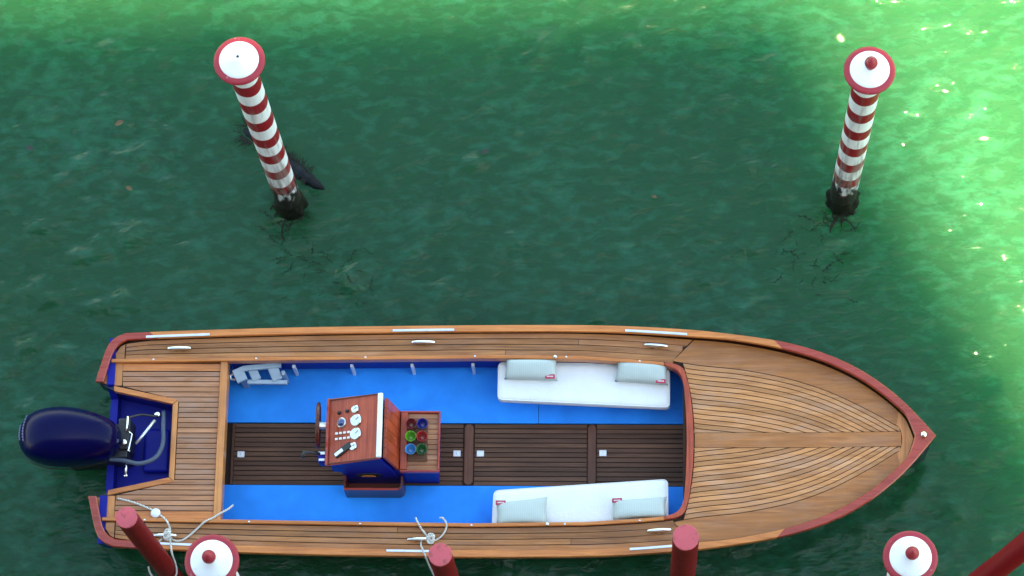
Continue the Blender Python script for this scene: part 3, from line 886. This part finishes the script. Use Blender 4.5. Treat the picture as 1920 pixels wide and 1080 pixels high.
# ------------------------------------------------------------------ the six cups
def cup_mat(name, c):
    t = NT(name)
    t.l(t.ramp(t.noise(t.coords(), 30, 2), [(0.3, tuple(.85 * a for a in c)), (0.7, c)]), t.b.inputs["Base Color"])
    t.set(Roughness=0.12, Coat_Weight=0.5, Transmission_Weight=0.25, IOR=1.45)
    return t.m
CUPS = [(-.803, .118, (.22, .012, .012), "dark red drinking glass at the port aft corner of the rack"),
        (-.712, .118, (.006, .012, .28), "deep blue drinking glass at the port forward corner of the rack"),
        (-.803, .012, (.12, .46, .02), "lime green drinking glass in the middle of the rack's aft row"),
        (-.712, .012, (.46, .02, .02), "bright red drinking glass in the middle of the rack's forward row"),
        (-.803, -.096, (.05, .33, .72), "light blue drinking glass at the starboard aft corner of the rack"),
        (-.712, -.096, (.015, .14, .03), "dark green drinking glass at the starboard forward corner of the rack")]
for x, y, c, lab in CUPS:
    prof = [(.024, 0), (.030, .004), (.042, .085), (.0455, .088), (.0435, .090), (.040, .086), (.028, .012), (.004, .010)]
    mm = cup_mat("cup_glass", c)
    o = MB().lathe(prof, (0, 0, 0), 24).build("drinking_glass", mm, None, smooth=True)
    o.location = (x, y, .5945)
    tag(o, lab, "glass", "coloured glasses in the tray")

# ------------------------------------------------------------------ cushions and pillows
def rounded_poly(pts, r, n=5):
    out = []; N = len(pts)
    for i in range(N):
        p = Vector(pts[i]); a = (Vector(pts[i - 1]) - p).normalized(); b = (Vector(pts[(i + 1) % N]) - p).normalized()
        for k in range(n + 1):
            t = k / n
            p0, p1 = p + a * r, p + b * r
            out.append(tuple((1 - t) ** 2 * p0 + 2 * t * (1 - t) * p + t * t * p1))
    return out
def cushion(poly, z0, z1, label, side):
    pts = rounded_poly(poly, .045)
    n = len(pts); cx_ = sum(p[0] for p in pts) / n; cy_ = sum(p[1] for p in pts) / n
    def ring(ins, z):
        q = []
        for x, y in pts:
            d = Vector((cx_ - x, cy_ - y)); d = Vector((math.copysign(1, d.x) * min(1, abs(d.x) / .1), math.copysign(1, d.y) * min(1, abs(d.y) / .05)))
            q.append((x + d.x * ins, y + d.y * ins, z))
        return q
    rings = [ring(.02, z0), ring(.004, z0 + .012), ring(0, z0 + .03), ring(0, z1 - .03), ring(.006, z1 - .012), ring(.02, z1 - .002), ring(.05, z1 + .003)]
    v = [p for r_ in rings for p in r_]; f = [tuple(range(n - 1, -1, -1))]
    for i in range(len(rings) - 1):
        f += [(i * n + k, i * n + (k + 1) % n, (i + 1) * n + (k + 1) % n, (i + 1) * n + k) for k in range(n)]
    f.append(tuple((len(rings) - 1) * n + k for k in range(n)))
    t = thing("bench_cushion", (cx_, cy_, z0), label, "cushion", "white bench cushions")
    MB().add(v, f).build("cover", M['cushion'], t, smooth=True)
    pp = [(x, y, z1 - .010) for x, y, _ in ring(.004, 0)] ; pp.append(pp[0])
    MB().tube(pp, .004, 5, caps=False).build("piping", M['cushion'], t, smooth=True)
    return t
cushion([(-.115, .695), (-.115, .372), (1.298, .308), (1.298, .648), (.6, .690)], .386, .495, "long white bench cushion on the port side, beside the far coaming", 1)
cushion([(-.145, -.695), (-.135, -.388), (1.282, -.288), (1.282, -.640), (.6, -.685)], .386, .495, "long white bench cushion on the starboard side, by the red posts", -1)

def pillow(corners, zc, tilt, label, tagpos):
    """corners aft-outer, aft-inner, fwd-inner, fwd-outer"""
    c = [Vector(p) for p in corners]
    n = 14; grid = {}
    v = []; f = []
    ctr = sum(c, Vector((0, 0))) / 4
    for side in (1, -1):
        for i in range(n + 1):
            for j in range(n + 1):
                a, b = i / n, j / n
                p = (c[0] * (1 - a) + c[3] * a) * (1 - b) + (c[1] * (1 - a) + c[2] * a) * b
                ea, eb = 1 - abs(2 * a - 1) ** 3, 1 - abs(2 * b - 1) ** 3
                th = .055 * (max(ea, 0) * max(eb, 0)) ** .45
                pin = .012 * (4 * a * (1 - a) * (1 if b in (0, 1) else 0) + 4 * b * (1 - b) * (1 if a in (0, 1) else 0))
                d = (ctr - p).normalized()
                p = p + d * pin
                wr = .004 * noise.noise(Vector((p.x * 14, p.y * 14, zc * 9 + side)))
                zz = zc + tilt * (1 - b) + side * th + wr * (ea * eb)
                v.append((p.x, p.y, zz))
    m1 = (n + 1) ** 2
    for i in range(n):
        for j in range(n):
            k = i * (n + 1) + j
            f.append((k, k + n + 1, k + n + 2, k + 1)); f.append((m1 + k, m1 + k + 1, m1 + k + n + 2, m1 + k + n + 1))
    t = thing("pillow", (ctr.x, ctr.y, zc - .05), label, "pillow", "grey green pillows on the benches")
    MB().add(v, f).build("cover", M['pillow'], t, smooth=True)
    a, b = tagpos
    tp = (c[0] * (1 - a) + c[3] * a) * (1 - b) + (c[1] * (1 - a) + c[2] * a) * b
    ea, eb = 1 - abs(2 * a - 1) ** 3, 1 - abs(2 * b - 1) ** 3
    z = zc + tilt * (1 - b) + .055 * (ea * eb) ** .45 + .006
    dx = (c[3] - c[0]).normalized()
    dy = Vector((-dx.y, dx.x))
    P = lambda u, w, h: (*(tp + dx * u + dy * w), z + h)
    tg = MB().add([P(u, w, h) for u in (-.040, .040) for w in (-.018, .018) for h in (-.004, .002)],
             [(0, 1, 3, 2), (4, 6, 7, 5), (0, 4, 5, 1), (2, 3, 7, 6), (0, 2, 6, 4), (1, 5, 7, 3)]).build("tag", M['red_tag'], t)
    for k in range(5):
        u0 = -.026 + k * .0108
        MB().add([P(u, w, h) for u in (u0, u0 + .0082) for w in (-.005, .006) for h in (.0022, .003)],
             [(0, 1, 3, 2), (4, 6, 7, 5), (0, 4, 5, 1), (2, 3, 7, 6), (0, 2, 6, 4), (1, 5, 7, 3)]).build("tag_print", M['pale_print'], tg)
pillow([(-.045, .690), (-.058, .528), (.380, .515), (.372, .690)], .548, .04, "grey green pillow at the aft end of the port cushion", (.86, .86))
pillow([(.868, .672), (.846, .512), (1.284, .480), (1.276, .650)], .548, .04, "striped grey green pillow at the forward end of the port cushion", (.86, .88))
pillow([(-.100, -.690), (-.112, -.505), (.305, -.456), (.315, -.690)], .548, .03, "grey green pillow at the aft end of the starboard cushion", (.10, .93))
pillow([(.835, -.650), (.824, -.482), (1.270, -.450), (1.268, -.625)], .548, .03, "grey green pillow at the forward end of the starboard cushion", (.10, .93))

# ------------------------------------------------------------------ folded boarding ladder
lad = thing("folding_ladder", (-2.1, .62, .136), "grey folded boarding ladder in the aft port corner of the cockpit", "ladder")
def slab(name, p0, p1, w, t0, z0, z1, par):
    a, b = Vector(p0), Vector(p1); d = (b - a).normalized(); q = Vector((-d.y, d.x)) * w / 2
    v = []
    for p, z in ((a, z0), (b, z1)):
        for sgn in (-1, 1):
            for dz in (-t0, 0): v.append((p.x + q.x * sgn, p.y + q.y * sgn, z + dz))
    return MB().add(v, [(0, 1, 3, 2), (4, 6, 7, 5), (0, 4, 5, 1), (2, 3, 7, 6), (0, 2, 6, 4), (1, 5, 7, 3)]).build(name, M['grey_plastic'], par, bevel=.005)
slab("side_rail", (-2.235, .640), (-1.915, .682), .044, .04, .47, .45, lad)
slab("side_rail", (-2.20, .553), (-1.868, .556), .036, .04, .38, .36, lad)
slab("step", (-2.155, .648), (-2.118, .566), .075, .02, .448, .385, lad)
slab("step", (-1.985, .660), (-1.945, .568), .085, .02, .440, .375, lad)
slab("hinge_plate", (-2.275, .635), (-2.232, .545), .090, .03, .485, .425, lad)
MB().tube([(-2.30, .60, .45), (-2.33, .585, .45), (-2.325, .555, .44), (-2.29, .55, .44)], .009, 7).build("hook", M['alu'], lad)
slab("foot", (-2.235, .61), (-2.235, .56), .05, .285, .42, .42, lad)
slab("foot", (-1.90, .640), (-1.895, .600), .03, .275, .411, .411, lad)

# ------------------------------------------------------------------ outboard motor
mot = thing("outboard_motor", (-3.45, -.02, 0), "dark navy outboard motor hung on the stern of the boat", "motor")
def cowl():
    xs = [-3.985, -3.965, -3.92, -3.85, -3.75, -3.62, -3.48, -3.35, -3.25, -3.19, -3.165]
    hw = [.05, .115, .165, .205, .232, .240, .225, .190, .150, .110, .05]
    zt = [.78, .86, .93, .985, 1.02, 1.035, 1.02, .985, .94, .89, .82]
    zb = [.62, .56, .52, .49, .47, .46, .46, .47, .49, .52, .58]
    n = 28; v = []; f = []
    for x, w, t, b in zip(xs, hw, zt, zb):
        c, h = (t + b) / 2, (t - b) / 2
        for k in range(n):
            a = 2 * math.pi * k / n
            ca, sa = math.cos(a), math.sin(a)
            e = 0.72
            y = math.copysign(abs(ca) ** e, ca) * w; z = math.copysign(abs(sa) ** e, sa) * h
            if sa < 0: y *= 1 - .18 * (-sa) ** 2
            else: y *= 1 - .16 * sa ** 3
            v.append((x, -.025 + y, c + z))
    for i in range(len(xs) - 1):
        f += [(i * n + k, i * n + (k + 1) % n, (i + 1) * n + (k + 1) % n, (i + 1) * n + k) for k in range(n)]
    f += [tuple(range(n - 1, -1, -1)), tuple((len(xs) - 1) * n + k for k in range(n))]
    return MB().add(v, f).build("cowling", M['cowl'], mot, smooth=True, sub=1)
cowl()
_cx = [-3.985, -3.965, -3.92, -3.85, -3.75, -3.62, -3.48, -3.35, -3.25, -3.19]
_cw = [.05, .115, .165, .205, .232, .240, .225, .190, .150, .110]
_cz = [.70, .71, .725, .7375, .745, .7475, .74, .7275, .715, .705]
for s in (1, -1):
    MB().tube(smooth_path([(a, -.025 + s * (w + .0005), z - .10) for a, w, z in zip(_cx, _cw, _cz)], 4), .0045, 6).build("cowl_seam", M['black'], mot)
# lettering across the back of the cowl
for xx, y0, y1, zz, k in ((-3.955, -.085, .045, .885, 7), (-3.918, -.105, .115, .938, 9)):
    for i in range(k):
        ya = y0 + (y1 - y0) * i / k; yb = ya + (y1 - y0) / k * .72
        bend = lambda y: .10 * ((y + .025) / .2) ** 2
        v = []
        for y in (ya, yb):
            for dx, dz in ((-.006, -.008), (.006, .007)):
                for h_ in (0, .004):
                    v.append((xx + dx + bend(y) * .6 - h_ * .7, y, zz + dz - bend(y) * .12 + h_ * .7))
        MB().add(v, [(0, 1, 3, 2), (4, 6, 7, 5), (0, 4, 5, 1), (2, 3, 7, 6), (0, 2, 6, 4), (1, 5, 7, 3)]).build("lettering", M['decal'], mot)
MB().prism_xz([(-3.80, .50), (-3.30, .50), (-3.33, .30), (-3.40, -.05), (-3.42, -.60), (-3.72, -.60), (-3.70, -.05), (-3.74, .30)], -.115, .065).build("leg", M['black'], mot, bevel=.04, seg=4)
MB().prism_xz([(-3.95, -.10), (-3.35, -.10), (-3.35, -.13), (-3.95, -.13)], -.17, .12).build("cavitation_plate", M['black'], mot, bevel=.01)
br = MB()
br.box(-3.36, -3.12, -.16, -.09, .28, .62); br.box(-3.36, -3.12, .05, .12, .28, .62); br.box(-3.20, -3.10, -.10, .16, .40, .66)
br.build("clamp_bracket", M['black'], mot, bevel=.012)
st = MB()
st.tube([(-3.118, .165, .69), (-3.118, .10, .69), (-3.128, .04, .70)], [.012, .009, .011], 8)
st.tube([(-3.10, .035, .70), (-3.075, .015, .70), (-3.085, -.05, .70), (-3.10, -.12, .69), (-3.085, -.125, .69)], .008, 7)
st.tube([(-3.125, -.18, .60), (-3.128, -.30, .58)], [.009, .009], 8)
st.lathe([(.014, -.014), (.014, .010)], (-3.128, -.30, .58), 10)
st.build("tilt_rods", M['steel'], mot, smooth=True)
MB().lathe([(.016, 0), (.024, .012), (.024, .024), (.012, .03)], (-3.135, -.052, .68), 14).build("swivel_cap", M['steel'], mot, smooth=True)
MB().tube([(-3.055, -.045, .62), (-2.99, .05, .60), (-2.915, .165, .58)], [.012, .013, .013], 8).build("steering_ram", M['alu'], mot, smooth=True)
MB().tube(smooth_path([(-3.26, -.175, .62), (-3.15, -.185, .62), (-3.02, -.205, .60), (-2.90, -.155, .58), (-2.845, -.04, .56), (-2.85, .12, .54), (-2.86, .26, .50)], 6), .019, 10).build("cable_hose", M['hose'], mot, smooth=True)
MB().tube(smooth_path([(-3.13, .16, .66), (-3.03, .205, .60), (-2.92, .205, .56), (-2.86, .24, .48)], 5), .009, 7).build("cable_hose", M['black'], mot, smooth=True)
MB().lathe([(.02, 0), (.026, .01), (.02, .03)], (-2.905, .225, .52), 12).build("cable_clip", M['steel'], mot, smooth=True)

# ------------------------------------------------------------------ striped mooring poles
def striped_pole(x, y, zc, label, finial, seed, tilt=(0, 0)):
    t = thing("striped_mooring_pole", (x, y, 0), label, "mooring pole", "red and white striped mooring poles")
    rad = .112
    zs = np.linspace(-1.2, zc - .03, 34)
    MB().lathe([(rad * (1.0 - .03 * (z / zc)), z) for z in zs], (x, y, 0), 28).build("shaft", pole_stripes("pole_paint", zc - .10, seed), t, smooth=True)
    MB().lathe([(.118, zc - .10), (.150, zc - .06), (.178, zc - .028), (.191, zc - .022), (.195, zc - .008), (.190, zc + .004), (.172, zc + .012), (.146, zc + .014)], (x, y, 0), 40).build("cap_rim", M['cap_red'], t, smooth=True)
    cp = MB().lathe([(.153, zc + .004), (.148, zc + .020), (.130, zc + .030), (.10, zc + .042), (.062, zc + .058), (.034, zc + .074), (.02, zc + .080)], (x, y, 0), 40).build("cap", M['cap_white'], t, smooth=True)
    for k in range(4):
        a = seed * .7 + k * math.pi / 2
        MB().lathe([(.006, zc + .022), (.006, zc + .0335), (.002, zc + .035)], (x + .122 * math.cos(a), y + .122 * math.sin(a), 0), 8).build("cap_screw", M['alu'], t)
    if finial:
        MB().lathe([(.030, zc + .070), (.034, zc + .085), (.030, zc + .095), (.044, zc + .115), (.050, zc + .14), (.046, zc + .165), (.032, zc + .19), (.014, zc + .212), (.004, zc + .22)], (x, y, 0), 20).build("finial", M['cap_red'], t, smooth=True)
    else:
        MB().lathe([(.011, zc + .076), (.011, zc + .083), (.006, zc + .0835)], (x, y, 0), 14).build("socket", M['black'], t)
    if seed < 3:
        v = []; f = []; n = 36; zz = np.linspace(-.6, .26, 20)
        for i, z in enumerate(zz):
            for k in range(n):
                a = 2 * math.pi * k / n
                nn = noise.fractal(Vector((math.cos(a) * 2.6 + seed * 9, math.sin(a) * 2.6, z * 7)), 1.0, 2.0, 4)
                top = max(0.0, min(1.0, (.20 + .09 * noise.noise(Vector((math.cos(a) * 2, math.sin(a) * 2, seed * 3.1))) - z) / .12))
                rr = .109 + top * (.010 + .030 * max(0, .5 + nn) + .03 * max(0.0, (.12 - z)))
                v.append((x + rr * math.cos(a), y + rr * math.sin(a), z))
        f = [(i * n + k, i * n + (k + 1) % n, (i + 1) * n + (k + 1) % n, (i + 1) * n + k) for i in range(len(zz) - 1) for k in range(n)]
        MB().add(v, f).build("weed_skirt", M['weed'], t, smooth=True)
        rr_ = random.Random(seed * 31); fr_ = MB()
        for k in range(26):
            a = rr_.uniform(0, 2 * math.pi); d0 = rr_.uniform(.08, .12)
            refl_side = max(0.0, math.cos(a - R(245)))            # weed drawn out to one side, standing in for the pole's dark reflection
            L = rr_.uniform(.02, .06) + refl_side ** 2 * rr_.uniform(.0, .22)
            p = Vector((x + d0 * math.cos(a), y + d0 * math.sin(a), .03)); h_ = a; w0 = rr_.uniform(.010, .022)
            pts_ = [p.copy()]
            for q in range(5):
                h_ += rr_.uniform(-.7, .7)
                p = p + Vector((math.cos(h_), math.sin(h_), 0)) * L / 5
                p.z = .026 - .005 * q + rr_.uniform(-.005, .005)
                pts_.append(p.copy())
            v_ = []
            for q, pp in enumerate(pts_):
                ww = Vector((-math.sin(h_), math.cos(h_), 0)) * w0 * (1 - (q / 5.2) ** 3)
                v_ += [pp - ww, pp + ww]
            fr_.add(v_, [(2 * q, 2 * q + 1, 2 * q + 3, 2 * q + 2) for q in range(5)])
        fo_ = fr_.build("weed_reflection_fronds", M['weed'], t); fo_["kind"] = "stuff"
    return t
striped_pole(-1.948, 2.233, 3.26, "striped pole with a bare capped top, its finial missing, beside the drifting timber", False, 1)
striped_pole(2.770, 2.266, 2.96, "striped pole with red finial standing alone at the sunlit water's edge", True, 2)
striped_pole(-1.966, -1.585, 3.30, "striped pole by the stern, close to the leaning rope and red post", True, 3)
striped_pole(2.963, -1.467, 3.00, "striped pole off the bow, beside the slanting dark red pile", True, 4)

# ------------------------------------------------------------------ plain red posts
def red_post(x, y, z, r, label, lean=(0, 0), seed=0):
    t = thing("red_mooring_post", (x, y, 0), label, "mooring post", "plain red mooring posts")
    zs = np.linspace(-1.2, z - .01, 16)
    v = []; n = 24
    rows = []
    for zz in zs:
        for k in range(n):
            a = 2 * math.pi * k / n
            rr = r * (1 + .03 * noise.noise(Vector((math.cos(a), math.sin(a), zz * .8 + seed))))
            v.append((x + lean[0] * (zz - z) + rr * math.cos(a), y + lean[1] * (zz - z) + rr * math.sin(a), zz))
    f = [(i * n + k, i * n + (k + 1) % n, (i + 1) * n + (k + 1) % n, (i + 1) * n + k) for i in range(len(zs) - 1) for k in range(n)]
    MB().add(v, f).build("shaft", M['post_red'], t, smooth=True)
    top = MB().lathe([(r * .985, -.02), (r * 1.0, -.004), (r * .95, .004), (r * .5, .007), (.01, .008)], (x, y, z), 24)
    top.build("top", M['post_top'], t, smooth=False)
    return t
red_post(-2.779, -1.044, 2.30, .083, "tall flat topped red post at the stern with a rope looped round it", seed=1)
red_post(-.477, -1.163, 1.60, .092, "flat topped red post beside the middle starboard cleat", seed=2)
red_post(1.392, -1.130, 2.10, .100, "flat topped red post beside the forward starboard cleat", seed=3)
# slanting pile at the lower right
pl = thing("slanting_pile", (3.02, -1.66, 0), "slanting dark red timber pile in the water off the bow", "mooring post")
A_, B_ = Vector((3.7291, -1.2216, 1.2)), Vector((3.9639, -1.0773, 1.6))
d_ = (B_ - A_)
pts = [A_ + d_ * t for t in np.linspace(-5, 4, 14)]
MB().tube(pts, [.094 + .006 * math.sin(3.1 * i) for i in range(14)], 18).build("shaft", M['post_red'], pl, smooth=True)
e1 = pts[-1]
MB().lathe([(.098, 0), (.09, .012), (.03, .018)], e1, 18, d_).build("top", M['post_top'], pl)

# ------------------------------------------------------------------ mooring ropes
r1 = thing("mooring_rope", (-2.77, -.805, .575), "white mooring rope on the aft starboard cleat, with a float on it", "rope")
def rope(pts, par, rad=.008, name="strand"):
    return MB().tube(smooth_path(pts, 8), rad, 8).build(name, M['rope'], par, smooth=True)
zs_ = .589
rope([(-3.185, -.490, .570), (-3.09, -.512, .570), (-2.989, -.546, .570), (-2.90, -.585, .572), (-2.84, -.622, .572), (-2.79, -.660, .60), (-2.755, -.705, .622), (-2.742, -.74, .60), (-2.735, -.78, .605), (-2.745, -.81, .625)], r1)
rope([(-2.76, -.79, .625), (-2.73, -.845, .615), (-2.715, -.90, .65), (-2.705, -.965, .64), (-2.690, -1.02, .55), (-2.685, -1.08, .50), (-2.71, -1.135, .48), (-2.77, -1.165, .48), (-2.84, -1.150, .50), (-2.89, -1.10, .53), (-2.905, -1.05, .56)], r1)
rope([(-2.75, -.80, .625), (-2.715, -.835, .59), (-2.660, -.845, .588), (-2.60, -.815, .588), (-2.52, -.742, .590), (-2.455, -.690, .620), (-2.39, -.650, .595), (-2.33, -.610, .592), (-2.28, -.575, .57), (-2.245, -.535, .54)], r1)
rope([(-2.785, -.785, .600), (-2.755, -.835, .640), (-2.735, -.775, .645), (-2.765, -.765, .625), (-2.775, -.825, .63), (-2.74, -.84, .62), (-2.735, -.79, .65), (-2.78, -.80, .645)], r1, .012, "knot")
rope([(-2.80, -.83, .60), (-2.83, -.86, .60), (-2.855, -.885, .615)], r1)
MB().lathe([(.014, 0), (.036, .006), (.041, .018), (.036, .030), (.014, .034)], (-2.868, -.612, .557), 20).build("float", M['white_plastic'], r1, smooth=True)
r2 = thing("mooring_rope", (-.62, -.826, .59), "thin white mooring rope tied to the middle starboard cleat", "rope")
rope([(-.752, -.645, .60), (-.735, -.685, .632), (-.705, -.735, .610), (-.66, -.79, .60), (-.63, -.825, .62), (-.59, -.83, .60), (-.535, -.79, .600), (-.505, -.735, .605), (-.505, -.69, .632), (-.53, -.655, .630), (-.555, -.648, .615)], r2, .0075)
rope([(-.70, -.815, .60), (-.705, -.87, .60), (-.69, -.905, .65), (-.665, -.965, .645), (-.64, -1.02, .55), (-.58, -1.13, .45), (-.52, -1.23, .42), (-.44, -1.255, .42), (-.365, -1.22, .42), (-.33, -1.15, .44)], r2, .0075)
rope([(-.655, -.80, .60), (-.615, -.845, .64), (-.60, -.80, .645), (-.64, -.79, .63), (-.645, -.85, .63), (-.61, -.855, .63), (-.605, -.81, .65), (-.66, -.82, .64)], r2, .010, "knot")

# ------------------------------------------------------------------ drifting timber with weed, and leaves
lg = thing("drifting_timber", (-2.03, 2.65, 0), "dark weedy timber floating behind the pole without a finial", "timber")
a_, b_ = Vector((-2.39, 2.93, -.035)), Vector((-1.64, 2.375, -.02))
NL = 40
pts = [a_.lerp(b_, t) + Vector((0, .02 * math.sin(6 * t), .012 * noise.noise(Vector((t * 9, 1, 1))))) for t in np.linspace(0, 1, NL)]
lr = [(.066 * min(1, .6 + 5 * t) * (1 if t < .8 else max(.2, (1.06 - t) / .26)) * (1 + .28 * noise.noise(Vector((t * 14, 3, 0))))) for t in np.linspace(0, 1, NL)]
MB().tube(pts, lr, 12).build("beam", M['timber'], lg, smooth=False)
fr = MB()
dirv = (b_ - a_).normalized(); side = Vector((-dirv.y, dirv.x, 0))
for i in range(260):
    t = random.random() ** 1.5 * .8
    s = random.choice((-1, 1, 1))
    p = a_.lerp(b_, t) + side * s * .045
    L = random.uniform(.03, .11) * (1.7 if t < .16 else .75)
    d = (side * s + dirv * random.uniform(-.9, .5)).normalized()
    if t < .03: d = (-dirv + side * random.uniform(-1, 1)).normalized()
    q = p + d * L; w = dirv * random.uniform(.004, .009)
    fr.add([p - w + Vector((0, 0, .055)), p + w + Vector((0, 0, .055)), q + Vector((0, 0, .050))], [(0, 1, 2)])
fo = fr.build("weed_fringe", M['weed'], lg); fo["kind"] = "stuff"

def leaf(x, y, L, ang, mat, label):
    n = 7; v = []; f = []
    ca, sa = math.cos(ang), math.sin(ang)
    for i in range(n):
        t = i / (n - 1); w = L * .26 * math.sin(math.pi * min(1, t * .95 + .03)) ** .8 + .0006
        for k, q in enumerate((-1, 0, 1)):
            u = (t - .5) * L; ww = q * w
            v.append((u * ca - ww * sa, u * sa + ww * ca, .012 + .006 * abs(q) + .008 * math.sin(3 * t)))
    for i in range(n - 1):
        for k in range(2):
            f.append((i * 3 + k, i * 3 + k + 1, i * 3 + k + 4, i * 3 + k + 3))
    v2 = [(a, b, c - .0015) for a, b, c in v]; N = len(v)
    f2 = [tuple(N + i for i in reversed(q)) for q in f]
    o = MB().add(v + v2, f + f2).build("floating_leaf", mat, None, smooth=True)
    o.location = (x, y, .012)
    tag(o, label, "leaf", "leaves drifting on the water")
leaf(-3.469, 2.982, .085, R(25), M['leaf_brown'], "small tan leaf drifting far left, level with the pole's upper half")
leaf(-3.351, 2.380, .070, R(-30), M['leaf_brown'], "small ochre leaf drifting left of the pole without a finial")
leaf(-.280, 2.711, .075, R(35), M['leaf_dark'], "small dark leaf drifting alone midway between the two far poles")
leaf(-4.24, 2.75, .08, R(-40), M['leaf_dark'], "small dark twig-like leaf drifting at the far left edge")
leaf(1.175, 2.30, .05, R(-20), M['leaf_brown'], "tiny brown leaf drifting nearest to the pole by the sunlit water")

def reflection_slivers(name_label, path, n, seed):  # dark slivers laid on the water in place of broken pole reflections
    r_ = random.Random(seed); mb = MB()
    P_ = [Vector((*p, 0)) for p in path]
    for k in range(n):
        t = r_.random() ** 1.25 * (len(P_) - 1); i = min(int(t), len(P_) - 2); q = P_[i].lerp(P_[i + 1], t - i)
        spread = .06 + .10 * t / (len(P_) - 1)
        q = q + Vector((r_.gauss(0, spread * 1.3), r_.gauss(0, spread), 0))
        h_ = r_.uniform(-.5, 1.2) + r_.choice((0, math.pi)); L = r_.uniform(.06, .20) * (1.25 - .5 * t / (len(P_) - 1)); w = r_.uniform(.005, .015)
        turn = r_.uniform(-1.5, 1.5); wob = r_.uniform(.5, 1.1); ph_ = r_.uniform(0, 6.28); m_ = 16; v = []
        p = q.copy()
        for j in range(m_ + 1):
            u = j / m_; ww = w * math.sin(math.pi * min(1, max(.04, u))) * (.55 + .45 * math.sin(ph_ + j * 1.7)) + .0006
            d = Vector((math.cos(h_), math.sin(h_), 0)); sd_ = Vector((-d.y, d.x, 0)) * ww
            z = float(water_height(np.array([p.x]), np.array([p.y]))[0]) + .010
            for sg in (-1, 1):
                v.append((p.x + sd_.x * sg, p.y + sd_.y * sg, z))
            p = p + d * L / m_; h_ += turn / m_ + wob * math.sin(ph_ + j * 1.1) * .9
        mb.add(v, [(2 * j, 2 * j + 1, 2 * j + 3, 2 * j + 2) for j in range(m_)])
    o = mb.build("reflection_slivers", M['reflection_olive'], None)
    tag(o, name_label, "weed", kind="stuff")  # not weed: slivers stand in for the pole reflections
M['reflection_olive'] = plain("reflection_olive", (0.008, 0.030, 0.012), 0.6, vary=0.6, scale=20, spec=0.15)
reflection_slivers("dark slivers standing in for the reflection of the pole without a finial", [(-1.95, 2.08), (-1.90, 1.85), (-1.62, 1.60), (-1.30, 1.42)], 48, 3)
reflection_slivers("dark slivers standing in for the reflection of the pole by the sunlit water", [(2.74, 2.12), (2.55, 1.95), (2.42, 1.70), (2.55, 1.50)], 44, 4)
